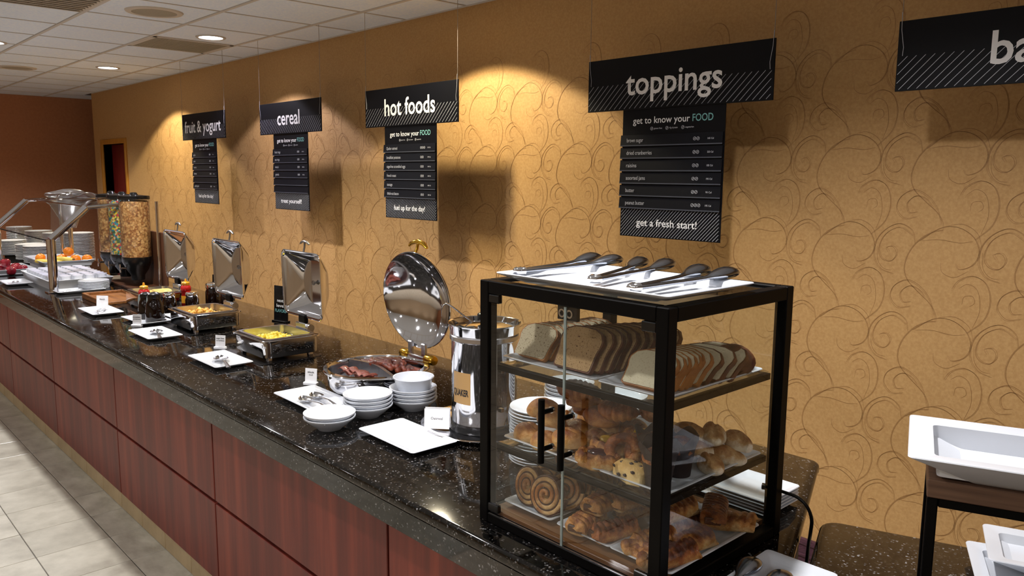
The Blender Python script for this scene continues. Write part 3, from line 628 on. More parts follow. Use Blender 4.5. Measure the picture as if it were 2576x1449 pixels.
# scrambled egg: uncountable curds -> one heap
g = G(); rn = random.Random(5); em = [lump_mesh('egg', 0.016, 'egg', 31+k, (1, 0.9, 0.6), 0.4, 1) for k in range(4)]
for k in range(190):
    u, v = rn.uniform(-1, 1), rn.uniform(-1, 1); m_ = em[k % 4]; hz = 0.034*(1-max(abs(u-0.1), abs(v)))
    g.add([q.co for q in m_.vertices], [tuple(q.vertices) for q in m_.polygons], 0, T3(u*0.115, v*0.085, 0.056+max(0, hz)+rn.uniform(0, 0.005), rn.uniform(0, 6), rn.uniform(0, 6), rn.uniform(0, 6), rn.uniform(0.6, 1.2)))
eo = tag(obj('scrambled_eggs', g.mesh('scrambled_eggs', M['egg'], 0), None, None, (-2.905, -0.355, ZC)), 'heap of bright yellow scrambled eggs in the chafing dish', 'eggs'); eo['kind'] = 'stuff'
tm = G().add(*loft([rr(0.05, 0.045, 0.018, 0), rr(0.054, 0.05, 0.02, 0.006), rr(0.05, 0.045, 0.018, 0.016)])).mesh('toast', M['toast'], 60)
for k in range(6): put('french_toast', tm, 'pale yellow french toast slice in the farthest chafing dish', 'toast', (-4.735+0.03*k, -0.31+0.012*(k % 3), ZC+0.05+0.009*k), 0.3*k, 'french toast slices')
# ------------------------------------------------------------------ round chafing dish
XR, YR, RR = -2.015, -0.372, 0.205
t = thing('chafing_dish', 'round steel chafing dish of sausages with upright domed lid and gold handle', 'chafing dish', (XR, YR, ZC))
H = 0.098
body = obj('body', G().add(*lathe([(0.150, 0.014), (0.172, 0.018), (0.186, 0.040), (0.190, 0.084), (0.203, 0.092), (0.206, 0.098), (0.203, 0.103), (0.186, 0.104), (0.182, 0.098), (0.180, 0.085), (0.176, 0.046), (0.16, 0.044)], 64, True, True)).mesh('body', M['steel'], 50), None, t)
dv = [(-0.178, -0.015), (-0.12, 0.004), (-0.06, 0.012), (0.0, 0.006), (0.06, -0.010), (0.12, -0.028), (0.172, -0.045)]
g = G(); 
for q in range(len(dv)-1):
    (xa, ya), (xb, yb) = dv[q], dv[q+1]; g.add([(xa, ya, 0.046), (xb, yb, 0.046), (xb, yb, 0.100), (xa, ya, 0.100), (xa, ya+0.014, 0.046), (xb, yb+0.014, 0.046), (xb, yb+0.014, 0.100), (xa, ya+0.014, 0.100)], [(0, 1, 2, 3), (4, 7, 6, 5), (3, 2, 6, 7)])
obj('divider', g.mesh('divider', M['steel_satin'], 60), None, body)
fm = G().add(*lathe([(0.014, 0), (0.012, 0.022)], 12)).mesh('foot', M['steel_satin'])
for k in range(4): obj('foot', fm, None, t, (0.13*math.cos(PI/4+k*PI/2), 0.13*math.sin(PI/4+k*PI/2), 0))
dp = 0.085; prof = [(0.003, dp-0.004), (0.06, dp-0.008), (0.11, dp-0.022), (0.155, dp-0.048), (0.182, 0.016), (0.194, 0.004), (0.197, 0.0), (0.200, 0.001), (0.199, 0.008), (0.187, 0.020), (0.160, dp-0.044), (0.113, dp-0.017), (0.06, dp-0.003), (0.003, dp)]
lid = obj('lid', G().add(*lathe(prof, 64)).mesh('lid', M['steel'], 55), None, t, (0.0, 0.190, H+0.044+0.2), (-PI/2+0.10, 0, 0.10))
zt = H+0.044+0.398
hd = obj('lid_handle', G().add(*tube([(0.004, 0.185, zt-0.012), (0.006, 0.196, zt+0.012), (0.008, 0.200, zt+0.034)], 0.006, 8)).mesh('lid_handle', M['gold'], 50), None, t)
obj('grip', G().add(*tube([(-0.050, 0.200, zt+0.020), (-0.03, 0.200, zt+0.034), (0.008, 0.200, zt+0.041), (0.044, 0.200, zt+0.034), (0.066, 0.200, zt+0.018)], [0.006, 0.011, 0.014, 0.011, 0.006], 12, 1.2, 0.75)).mesh('grip', M['gold'], 60), None, hd)
hg = obj('hinge', G().add(*box(-0.07, 0.07, 0.186, 0.212, H-0.03, H+0.02, 0.004)).mesh('hinge', M['steel_satin'], 40), None, t)
for sx in (-1, 1):
    obj('hinge_arm', G().add(*box(sx*0.045-0.012, sx*0.045+0.012, 0.190, 0.206, H+0.015, H+0.072, 0.003)).mesh('hinge_arm', M['steel_satin']), None, hg)
    obj('hinge_knob', G().add(*lathe([(0.002, -0.03), (0.017, -0.028), (0.020, -0.020), (0.020, 0.020), (0.017, 0.028), (0.002, 0.03)], 24), 0, T3(sx*0.083, 0.20, H+0.012, ry=PI/2)).mesh('hinge_knob', M['gold'], 40), None, hg)
sm = [G().add(*tube(crom([(-0.045, 0, 0), (-0.03, 0.004*s, 0.002), (0, 0.008*s, 0.003), (0.03, 0.004*s, 0.001), (0.045, 0, 0)], 3), [0.005, 0.009, 0.0105, 0.0108, 0.0108, 0.0108, 0.011, 0.0108, 0.0108, 0.0108, 0.0105, 0.009, 0.005], 10)).mesh('sausage', M['sausage'], 0) for s in (1, -1, 0.3)]
rn = random.Random(8)
for k in range(38):
    u, v = rn.uniform(-0.125, 0.11), rn.uniform(0.03, 0.135)
    if math.hypot(u, v) > 0.15: u *= 0.6; v *= 0.75
    put('sausage', sm[k % 3], 'browned breakfast sausage link heaped in the round chafing dish', 'sausage', (XR+u, YR+v, ZC+0.076+0.034*(1-abs(u)/0.16)*(1-abs(v-0.07)/0.1)+rn.uniform(0, 0.006)), rn.uniform(-0.8, 0.8), 'sausage links')
bm_ = G()
R = []
for i in range(13):
    xx = -0.075+0.15*i/12; zz = 0.006*math.sin(i*1.3); R.append([(xx, -0.016, zz), (xx, 0, zz+0.003), (xx, 0.016, zz), (xx, 0.016, zz+0.003), (xx, 0, zz+0.006), (xx, -0.016, zz+0.003)])
bacon_me = G().add(*loft(R)).mesh('bacon', M['bacon'], 0)
for k in range(9): put('bacon_strip', bacon_me, 'flat bacon strip in the front half of the round chafing dish', 'bacon', (XR+rn.uniform(-0.02, 0.05), YR-0.085+rn.uniform(-0.035, 0.02), ZC+0.072+k*0.0035), rn.uniform(-0.25, 0.15), 'bacon strips')

# ------------------------------------------------------------------ oatmeal kettle on a round tray
XK, YK = -1.395, -0.352
t = thing('serving_tray', 'round steel tray under the oatmeal kettle', 'tray', (XK-0.01, YK+0.02, ZC))
obj('tray_body', G().add(*lathe([(0.16, 0.0), (0.165, 0.002), (0.195, 0.006), (0.215, 0.015), (0.222, 0.014), (0.223, 0.017), (0.216, 0.019), (0.192, 0.010), (0.16, 0.006), (0.002, 0.005)], 64)).mesh('tray_body', M['steel'], 50), None, t)
t = thing('oatmeal_kettle', 'tall polished steel soup kettle with a flip lid and ladle', 'kettle', (XK, YK, ZC+0.006))
obj('base_ring', G().add(*lathe([(0.115, 0.0), (0.118, 0.004), (0.118, 0.022), (0.108, 0.026)], 48)).mesh('base_ring', M['black_plastic'], 40), None, t)
obj('body', G().add(*lathe([(0.1085, 0.024), (0.1105, 0.030), (0.1105, 0.300), (0.1125, 0.304)], 64, True, True)).mesh('body', M['steel'], 40), None, t)
obj('collar', G().add(*lathe([(0.1125, 0.302), (0.1155, 0.305), (0.1155, 0.318), (0.1125, 0.321)], 64, True, True)).mesh('collar', M['steel_satin'], 40), None, t)
pot = obj('inset_pot', G().add(*lathe([(0.111, 0.320), (0.114, 0.324), (0.119, 0.352), (0.122, 0.356), (0.121, 0.358), (0.116, 0.356), (0.112, 0.338), (0.108, 0.336), (0.002, 0.338)], 64)).mesh('inset_pot', M['steel'], 50), None, t)
obj('lid_wing', G().add(*lathe([(0.095, 0.3395), (0.100, 0.343), (0.06, 0.351), (0.002, 0.354)], 48, False, True)).mesh('lid_wing', M['steel'], 50), None, t)
obj('lid_knob', G().add(*lathe([(0.010, 0.352), (0.012, 0.362), (0.024, 0.368), (0.024, 0.384), (0.018, 0.388), (0.002, 0.388)], 24)).mesh('lid_knob', M['black_plastic'], 40), None, t)
# brand word over a tan patch painted as a reflection on the body
lm = text_mesh('QUAKER', 0.068, M['ink'], 0.030, 0.03)
av = math.atan2(-0.85, -0.25)+0.0
AV = math.radians(-86)
bm = bmesh.new(); bm.from_mesh(lm); bmesh.ops.subdivide_edges(bm, edges=bm.edges, cuts=1); bmesh.ops.triangulate(bm, faces=bm.faces)
for v in bm.verts:
    a = AV + v.co.x/0.1112; z = v.co.z; v.co = (0.1112*math.cos(a), 0.1112*math.sin(a), z + 0.128)
bm.to_mesh(lm); bm.free(); obj('lettering', lm, None, t)
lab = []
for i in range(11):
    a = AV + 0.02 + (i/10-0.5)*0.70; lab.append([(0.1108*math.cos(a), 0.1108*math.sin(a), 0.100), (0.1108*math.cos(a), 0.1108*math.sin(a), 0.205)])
obj('label', G().add(*loft(lab, False, False, False)).mesh('label', plain('tan_reflection', (186, 148, 96), 0.35), 0), None, t)  # added tan patch standing in for a reflection in the steel
t = thing('ladle', 'steel ladle standing in the oatmeal kettle with its hooked end out', 'ladle', (XK-0.075, YK-0.03, ZC+0.35))
obj('handle', G().add(*tube(crom([(0.03, 0.03, -0.002), (0.0, 0.0, 0.030), (-0.03, -0.03, 0.062), (-0.043, -0.042, 0.066), (-0.050, -0.05, 0.050), (-0.050, -0.05, 0.025)], 4), 0.0075, 8, 1.0, 0.35)).mesh('handle', M['steel_satin'], 60), None, t)
obj('cup', G().add(*lathe([(0.002, -0.03), (0.02, -0.026), (0.03, -0.008), (0.031, 0.0), (0.029, 0.0), (0.018, -0.022), (0.002, -0.026)], 20), 0, T3(0.05, 0.05, 0.0)).mesh('cup', M['steel_satin'], 50), None, t)
# folded paper card
t = thing('tent_card', 'folded white paper card lettered Oatmeal on the round tray', 'card', (-1.462, -0.502, ZC+0.012), 0.72)
obj('front_leaf', G().add(*box(-0.042, 0.042, -0.0012, 0.0, 0.0, 0.066), 0, T3(rx=-0.12)).mesh('front_leaf', M['paper']), None, t)
obj('back_leaf', G().add(*box(-0.040, 0.044, 0.0, 0.0012, 0.0, 0.070), 0, T3(0.0, 0.018, 0, rx=0.10)).mesh('back_leaf', M['paper']), None, t)
obj('lettering', text_mesh('Oatmeal', 0.040, M['ink'], 0.012, 0.01), None, t, (0, -0.0016+0.004, 0.030), (-0.12, 0, 0))

# ------------------------------------------------------------------ label holders
def holder(x, y, rz, lines, label, s=1.0):
    t = thing('label_holder', label, 'label holder', (x, y, ZC), rz, 'white label holders')
    obj('base', G().add(*box(-0.030*s, 0.030*s, -0.012, 0.012, 0, 0.014, 0.003)).mesh('base', M['white_plastic']), None, t)
    c = obj('card', G().add(*box(-0.026*s, 0.026*s, -0.001, 0.001, 0.010, 0.068*s), 0, T3(rx=-0.10)).mesh('card', M['paper']), None, t)
    for k, ln in enumerate(lines): obj('lettering', text_mesh(ln, min(0.042, 0.006*len(ln))*s, M['ink'], 0.010*s, 0.01), None, c, (0, 0.0035-0.001, 0.050*s-0.011*k*s), (-0.10, 0, 0))
holder(-2.268, -0.520, 0.55, ['thick', 'cut', 'bacon'], 'white label holder standing left of the round chafing dish')
holder(-3.150, -0.520, 0.62, ['cage free', 'scrambled', 'eggs'], 'white label holder standing left of the scrambled egg dish')
holder(-4.000, -0.630, 0.66, ['breakfast', 'potatoes'], 'white label holder standing in front of the syrup jugs')
def black_card(x, y, w_, h, rz, lines, label):
    t = thing('table_sign', label, 'small sign', (x, y, ZC), rz, 'small black table signs')
    obj('card', G().add(*box(-w_/2, w_/2, -0.002, 0.002, 0.004, h), 0, T3(rx=-0.05)).mesh('card', M['black_plastic']), None, t)
    obj('base', G().add(*box(-w_/2, w_/2, -0.02, 0.02, 0.0, 0.006, 0.002)).mesh('base', M['black_plastic']), None, t)
    for k, (ln, m_) in enumerate(lines): obj('lettering', text_mesh(ln, min(0.8*w_, 0.013*len(ln)), M[m_], 0.026, 0.01), None, t, (0, -0.004+0.003, h*0.55-0.03*k), (-0.05, 0, 0))
black_card(-3.64, 0.045, 0.115, 0.205, 0.25, [('next', 'letter'), ('level', 'letter'), ('FLAVORS', 'letter_teal')], 'small black table sign behind the scrambled egg dish')
black_card(-4.66, 0.10, 0.105, 0.165, 0.25, [('PREMIUM', 'letter_teal'), ('TOPPINGS', 'letter_teal')], 'small black table sign with teal words behind the syrup jars')

# ------------------------------------------------------------------ syrup jugs, jars and bottles
def jug(x, y, rz, label, h=0.155, r=0.046):
    t = thing('syrup_jug', label, 'jug', (x, y, ZC+0.0), rz, 'dark syrup jugs')
    obj('body', G().add(*lathe([(r*0.96, 0.0), (r, 0.004), (r*0.98, h*0.35), (r*0.82, h*0.62), (r*0.66, h*0.72), (r*0.66, h*0.80)], 28)).mesh('body', M['syrup'], 50), None, t)
    obj('lid', G().add(*lathe([(r*0.69, h*0.80), (r*0.70, h*0.82), (r*0.66, h*0.93), (r*0.4, h*0.98), (0.002, h)], 28)).mesh('lid', M['black_plastic'], 40), None, t)
    obj('handle', G().add(*tube(crom([(-r*0.66, 0, h*0.86), (-r*1.15, 0, h*0.84), (-r*1.42, 0, h*0.62), (-r*1.2, 0, h*0.36), (-r*0.93, 0, h*0.28)], 4), 0.0055, 8)).mesh('handle', M['glass_edge'], 60), None, t)
jug(-4.20, -0.510, 0.3, 'dark syrup jug at the left on the white plate'); jug(-4.055, -0.512, 0.2, 'larger dark syrup jug at the right on the white plate', 0.172, 0.052)
for o in bpy.data.objects:
    if o.get('category') == 'jug': o.location.z += 0.006
def jar(x, y, label, h=0.125, r=0.040):
    t = thing('mason_jar', label, 'jar', (x, y, ZC), 0.3, 'dark topping jars')
    obj('body', G().add(*lathe([(r*0.95, 0.0), (r, 0.004), (r, h*0.62), (r*0.84, h*0.74), (r*0.80, h*0.80)], 24)).mesh('body', M['syrup'], 50), None, t)
    obj('lid', G().add(*lathe([(r*0.90, h*0.78), (r*0.92, h*0.80), (r*0.90, h*0.96), (r*0.8, h), (0.002, h*0.99)], 24)).mesh('lid', M['steel'], 40), None, t)
    obj('bail', G().add(*tube(crom([(r*0.92, 0, h*0.86), (r*1.25, 0, h*0.8), (r*1.3, 0, h*0.55), (r*1.02, 0, h*0.45)], 4), 0.003, 6)).mesh('bail', M['steel_satin'], 60), None, t)
jar(-4.34, -0.330, 'dark topping jar just right of the red bottle'); jar(-4.28, -0.215, 'dark topping jar beside the potato dish rim, second from the left')
jar(-4.38, -0.045, 'tallest dark topping jar under the small black sign', 0.155, 0.045); jar(-4.215, -0.02, 'rightmost dark topping jar behind the potato dish', 0.13, 0.045)
def bottle(x, y, label):
    t = thing('syrup_bottle', label, 'bottle', (x, y, ZC), 0.4, 'red glass bottles with yellow caps'); t.scale = (0.75, 0.75, 0.76)
    obj('body', G().add(*lathe([(0.034, 0), (0.038, 0.005), (0.038, 0.10), (0.036, 0.135), (0.042, 0.150), (0.044, 0.170), (0.036, 0.192), (0.024, 0.198)], 24)).mesh('body', M['red_glass'], 60), None, t)
    obj('cap', G().add(*lathe([(0.030, 0.196), (0.032, 0.200), (0.032, 0.216), (0.026, 0.222), (0.010, 0.226), (0.007, 0.246), (0.002, 0.248)], 20)).mesh('cap', M['amber'], 40), None, t)
    obj('label', G().add(*lathe([(0.0385, 0.05), (0.0385, 0.11)], 24, False, False)).mesh('label', M['amber'], 0), None, t)
BS = 0.8
bottle(-4.41, -0.450, 'red glass bottle with yellow cap standing behind the front syrup jugs'); bottle(-4.425, -0.195, 'red glass bottle with yellow cap standing between the topping jars')
t = thing('wooden_tray', 'flat brown wooden serving tray beside the farthest chafing dish', 'tray', (-5.075, -0.44, ZC))
obj('tray_bottom', G().add(*box(-0.21, 0.21, -0.13, 0.13, 0.0, 0.020, 0.003)).mesh('tray_bottom', M['tray_wood']), None, t)
for b in ((-0.21, 0.21, -0.13, -0.115), (-0.21, 0.21, 0.115, 0.13), (-0.21, -0.195, -0.13, 0.13)): obj('tray_edge', G().add(*box(*b, 0.020, 0.038, 0.003)).mesh('tray_edge', M['tray_wood']), None, t)
def small_tongs(x, y, z, rz, label, L=0.15):
    t = thing('serving_tongs', label, 'tongs', (x, y, z), rz, 'small steel tongs')
    for s in (-1, 1):
        obj('arm', G().add(*tube(crom([(L*0.5, 0, 0.012), (L*0.2, s*0.012, 0.010), (-L*0.2, s*0.018, 0.006), (-L*0.5, s*0.012, 0.004)], 4), [0.006]*12+[0.008], 8, 1.0, 0.3)).mesh('arm', M['steel_satin'], 60), None, t)
    obj('bend', G().add(*tube([(L*0.5, -0.004, 0.012), (L*0.515, 0, 0.012), (L*0.5, 0.004, 0.012)], 0.004, 6)).mesh('bend', M['steel_satin'], 60), None, t)
small_tongs(-4.60, -0.645, ZC+0.008, -0.4, 'small steel tongs lying before the wooden tray'); small_tongs(-6.36, -0.745, ZC+0.008, -0.2, 'small steel tongs on the far left plate')
t = thing('name_card', 'white paper card leaning on the plate before the wooden tray', 'card', (-4.675, -0.615, ZC+0.008), 0.7)
obj('leaf', G().add(*box(-0.038, 0.038, -0.001, 0.001, 0.0, 0.085), 0, T3(rx=-0.1)).mesh('leaf', M['paper']), None, t)
for k, ln in enumerate(('french', 'toast')): obj('lettering', text_mesh(ln, 0.034, M['ink'], 0.014, 0.01), None, t, (0, 0.004, 0.058-0.016*k), (-0.1, 0, 0))

# ------------------------------------------------------------------ pastry display case
X0, X1, Y0, Y1, Z0, Z1 = -0.865, -0.318, -0.828, -0.347, ZC, 1.488
S1, S2 = 1.283, 1.083; TK = 0.030
case = thing('pastry_case', 'black framed glass pastry display case with two front doors', 'display case', ((X0+X1)/2, (Y0+Y1)/2, ZC))
cx, cy = (X0+X1)/2, (Y0+Y1)/2
def cbox(name, mat, x0, x1, y0, y1, z0, z1, bev=0.002, parent=None):
    g = G().add(*box(x0-cx, x1-cx, y0-cy, y1-cy, z0-ZC, z1-ZC, bev)); return obj(name, g.mesh(name, M[mat] if isinstance(mat, str) else mat), None, parent or case)
for xa in (X0, X1-TK):
    for ya in (Y0, Y1-TK): cbox('post', 'black_metal', xa, xa+TK, ya, ya+TK, Z0, Z1)
for z0, z1 in ((Z1-0.030, Z1), (Z0, Z0+0.024)):
    for ya in (Y0, Y1-TK): cbox('rail', 'black_metal', X0+TK, X1-TK, ya, ya+TK, z0, z1)
    for xa in (X0, X1-TK): cbox('rail', 'black_metal', xa, xa+TK, Y0+TK, Y1-TK, z0, z1)
cbox('floor_board', 'case_wood', X0+TK, X1-TK, Y0+TK*0.4, Y1-TK, Z0+0.010, Z0+0.034, 0.001)
for zs in (S1, S2):
    for b in ((X0+TK, X1-TK, Y0+0.030, Y0+0.046), (X0+TK, X1-TK, Y1-0.046, Y1-0.030), (X0+0.03, X0+0.046, Y0+0.046, Y1-0.046), (X1-0.046, X1-0.03, Y0+0.046, Y1-0.046)): cbox('shelf_rail', 'black_metal', *b, zs-0.016, zs-0.001, 0.001)
    cbox('glass_shelf', 'glass', X0+0.034, X1-0.034, Y0+0.034, Y1-0.034, zs-0.001, zs+0.004, 0)
cbox('top_pane', 'glass', X0+TK, X1-TK, Y0+TK, Y1-TK, Z1-0.010, Z1-0.005, 0)
def pane(name, x0, x1, y0, y1, z0, z1, parent=None):
    """thin sheet of glass, one face"""
    if abs(y1-y0) < 1e-6: v = [(x0, y0, z0), (x1, y0, z0), (x1, y0, z1), (x0, y0, z1)]
    else: v = [(x0, y0, z0), (x0, y1, z0), (x0, y1, z1), (x0, y0, z1)]
    g = G().add([(a-cx, b-cy, c-ZC) for a, b, c in v], [(0, 1, 2, 3)]); return obj(name, g.mesh(name, M['glass']), None, parent or case)
pane('side_pane', X1-0.012, X1-0.012, Y0+0.02, Y1-0.02, Z0+0.024, Z1-0.03); pane('side_pane', X0+0.012, X0+0.012, Y0+0.02, Y1-0.02, Z0+0.024, Z1-0.03); pane('back_pane', X0+0.02, X1-0.02, Y1-0.012, Y1-0.012, Z0+0.024, Z1-0.03)
XM = -0.590
for (xa, xb, xe, xh) in ((X0+TK+0.002, XM-0.001, XM-0.0025, -0.621), (XM+0.001, X1-TK-0.002, XM+0.0008, -0.562)):
    dr = pane('door', xa, xb, Y0+0.006, Y0+0.006, Z0+0.022, Z1-0.032)
    cbox('door_edge', 'glass_edge', xe, xe+0.0018, Y0+0.004, Y0+0.008, Z0+0.022, Z1-0.032, 0, dr)
    h = obj('handle', G().add(*tube([(xh-cx, Y0-0.032-cy, 1.108-ZC), (xh-cx, Y0-0.032-cy, 1.252-ZC)], 0.0075, 14)).mesh('handle', M['black_metal'], 40), None, dr)
    for zz in (1.138, 1.222):
        obj('handle_mount', G().add(*tube([(xh-cx, Y0-0.032-cy, zz-ZC), (xh-cx, Y0+0.004-cy, zz-ZC)], 0.0055, 10)).mesh('handle_mount', M['black_metal'], 40), None, dr)
        obj('handle_washer', G().add(*tube([(xh-cx, Y0-0.002-cy, zz-ZC), (xh-cx, Y0+0.004-cy, zz-ZC)], 0.0075, 10)).mesh('handle_washer', M['steel'], 40), None, dr)
    for zz in (Z1-0.052, Z0+0.030): cbox('pivot', 'black_plastic', (xa-0.002) if xa < XM-0.1 else xb-0.034, (xa+0.034) if xa < XM-0.1 else xb+0.002, Y0+0.001, Y0+0.014, zz, zz+0.020, 0.002, dr)
kp = cbox('catch_plate', 'black_plastic', XM-0.028, XM+0.030, Y0+0.010, Y0+0.020, Z1-0.062, Z1-0.030, 0.001)
for xx in (XM-0.012, XM+0.010):
    obj('catch', G().add(*lathe([(0.006, 0), (0.0095, 0), (0.0095, 0.003), (0.006, 0.003)], 18, False, False), 0, T3(xx-cx, Y0+0.0095-cy, Z1-0.047-ZC, rx=PI/2)).mesh('catch', M['steel'], 40), None, kp)
obj('door_track', G().add(*box(X0+0.035-cx, X1-0.035-cx, Y0+0.001-cy, Y0+0.004-cy, 0.0238, 0.0262)).mesh('door_track', M['steel']), None, case)
for zz in (S1-0.012, S2-0.012, S1-0.11): cbox('shelf_pin', 'steel_brush', X0+TK-0.001, X0+TK+0.012, Y0+0.034, Y0+0.044, zz-0.012, zz-0.002, 0.001)
# power cord at the back corner
t = thing('power_cord', 'black power cord looping from the pastry case down between the counters', 'cord', (X1, Y1, ZC))
pts = [(-0.05, 0.012, 0.10), (-0.004, 0.014, 0.098), (0.030, 0.016, 0.095), (0.052, 0.022, 0.078), (0.060, 0.034, 0.045), (0.052, 0.05, 0.004), (0.032, 0.085, -0.06), (0.02, 0.11, -0.16), (0.03, 0.13, -0.30), (0.02, 0.2, -0.60), (0.0, 0.3, -0.86)]
obj('cable', G().add(*tube(crom([(a, b, c) for a, b, c in pts], 5), 0.0042, 8)).mesh('cable', M['rubber'], 60), None, t)
obj('strain_relief', G().add(*tube([(-0.055, 0.004, 0.10), (-0.03, 0.012, 0.10)], 0.008, 10)).mesh('strain_relief', M['black_plastic'], 40), None, t)

# ---- tray with tongs on the top
tray_top = plate_mesh(0.248, 0.157, 0.022, 0.010, 0.022, 0.78)
put('serving_platter', tray_top, 'long white platter holding three pairs of tongs on top of the pastry case', 'platter', (-0.572, -0.664, Z1), 0.0)
def tongs(x, y, z, rz, label, L=0.34, sp=0.036):
    t = thing('serving_tongs', label, 'tongs', (x, y, z), rz, 'large steel pastry tongs')
    for s in (-1, 1):
        P = crom([(-L/2, s*0.004, 0.010), (-L*0.42, s*sp*0.25, 0.010), (-L*0.15, s*sp*0.45, 0.011), (L*0.10, s*sp*0.7, 0.012), (L*0.26, s*sp*0.9, 0.016), (L*0.40, s*sp, 0.020), (L*0.5, s*sp*0.95, 0.016)], 5)
        n = len(P); rad = []
        for i in range(n):
            u = i/(n-1); rad.append(0.0085 + (0.016*math.sin(PI*min(1, (u-0.58)/0.44)) if u > 0.58 else 0.0))
        rad[-1] = 0.004
        obj('arm', G().add(*tube(P, rad, 14, 1.0, 0.55)).mesh('arm', M['steel_dark'], 60), None, t)
    obj('spring_bend', G().add(*tube([(-L/2+0.012, -0.008, 0.010), (-L/2-0.002, -0.004, 0.010), (-L/2-0.002, 0.004, 0.010), (-L/2+0.012, 0.008, 0.010)], 0.0095, 10)).mesh('spring_bend', M['steel'], 60), None, t)
tongs(-0.790, -0.605, Z1+0.014, PI/2+0.02, 'leftmost pair of steel tongs on the platter'); tongs(-0.612, -0.585, Z1+0.014, PI/2+0.22, 'middle pair of steel tongs on the platter'); tongs(-0.440, -0.620, Z1+0.014, PI/2+0.03, 'rightmost pair of steel tongs on the platter')

# ---- bread on the upper shelf
plA = plate_mesh(0.150, 0.185, 0.016, 0.010, 0.016, 0.8); plB = plate_mesh(0.092, 0.185, 0.016, 0.010, 0.014, 0.8); plC = plate_mesh(0.155, 0.185, 0.016, 0.010, 0.016, 0.8)
put('bread_plate', plA, 'white plate under the grain and brown bread slices', 'plate', (-0.680, -0.605, S1+0.004), 0, 'white plates inside the pastry case')
put('bread_plate', plB, 'white plate under the white bread slices', 'plate', (-0.432, -0.608, S1+0.004), 0, 'white plates inside the pastry case')
def slice_outline(w_, h):
    o = [(-w_*0.44, 0.004), (-w_*0.40, 0.0), (w_*0.40, 0.0), (w_*0.44, 0.004), (w_*0.46, h*0.45), (w_*0.50, h*0.62), (w_*0.50, h*0.74), (w_*0.42, h*0.90), (w_*0.25, h*0.985), (0, h), (-w_*0.25, h*0.985), (-w_*0.42, h*0.90), (-w_*0.50, h*0.74), (-w_*0.50, h*0.62), (-w_*0.46, h*0.45)]
    return o
def slice_meshes(w_, h, th, cm, km):
    o = slice_outline(w_, h); c = (0, h*0.5); inn = [(c[0]+(x-c[0])*0.955, c[1]+(z-c[1])*0.955) for x, z in o]
    cr = G().add(*loft([[(x, -th/2+0.0008, z) for x, z in inn], [(x, -th/2+0.001, z) for x, z in o], [(x, th/2-0.001, z) for x, z in o], [(x, th/2-0.0008, z) for x, z in inn]], False, False)).mesh('crust', M[km], 60)
    cb = G().add(*loft([[(x*0.985, -th/2, (z-c[1])*0.985+c[1]) for x, z in inn], [(x*0.985, th/2, (z-c[1])*0.985+c[1]) for x, z in inn]])).mesh('crumb', M[cm]); return cr, cb
def slices(n, x, y, z, dy, lean, w_, h, cm, km, labels, group, th=0.014, dx=0.0, rz=0.0, dl=0.0):
    cr, cb = slice_meshes(w_, h, th, cm, km); rn = random.Random(n*7+int(w_*1000))
    for k in range(n):
        lab = labels[0] if k == 0 else (labels[2] if k == n-1 else labels[1])
        t = thing('bread_slice', lab, 'bread slice', (x+dx*k+rn.uniform(-0.004, 0.004), y+dy*k, z), 0, group, rot=(-lean-dl*k, 0, rz+rn.uniform(-0.04, 0.04)))
        obj('crust', cr, None, t); obj('crumb', cb, None, t)
zb = S1+0.0130
slices(9, -0.782, -0.738, zb, 0.021, 0.62, 0.120, 0.092, 'crumb_wheat', 'crust', ['front slice of the pale grain bread at the left of the top shelf', 'slice of pale grain bread overlapping behind the front one', 'rearmost slice of the pale grain bread row'], 'grain bread slices', dx=0.004)
slices(10, -0.632, -0.748, zb, 0.019, 0.50, 0.130, 0.106, 'crumb_brown', 'crust_dark', ['front slice of the brown speckled bread in the middle of the top shelf', 'slice of brown bread overlapping behind the front one', 'rearmost slice of the brown bread row'], 'brown bread slices', dx=0.009)
slices(7, -0.432, -0.752, zb, 0.016, 0.72, 0.124, 0.090, 'crumb_white', 'crust', ['front slice of the white bread at the right of the top shelf', 'slice of white bread overlapping behind the front one', 'rearmost slice of the white bread row'], 'white bread slices', dx=0.002)
slices(3, -0.418, -0.630, zb, 0.035, 0.86, 0.134, 0.094, 'crumb_white', 'crust_dark', ['front dark crusted bread slice behind the white bread', 'middle dark crusted bread slice behind the white bread', 'rear dark crusted bread slice behind the white bread'], 'dark crusted bread slices', dx=0.008)
tag(obj('bread_heel', lump_mesh('bread_heel', 0.05, 'crust_dark', 3, (1.0, 0.45, 0.75), 0.15, 3), None, None, (-0.378, -0.500, zb+0.030), (0, 0, 0.3)), 'dark bread end crust at the back corner of the white bread plate', 'bread heel')

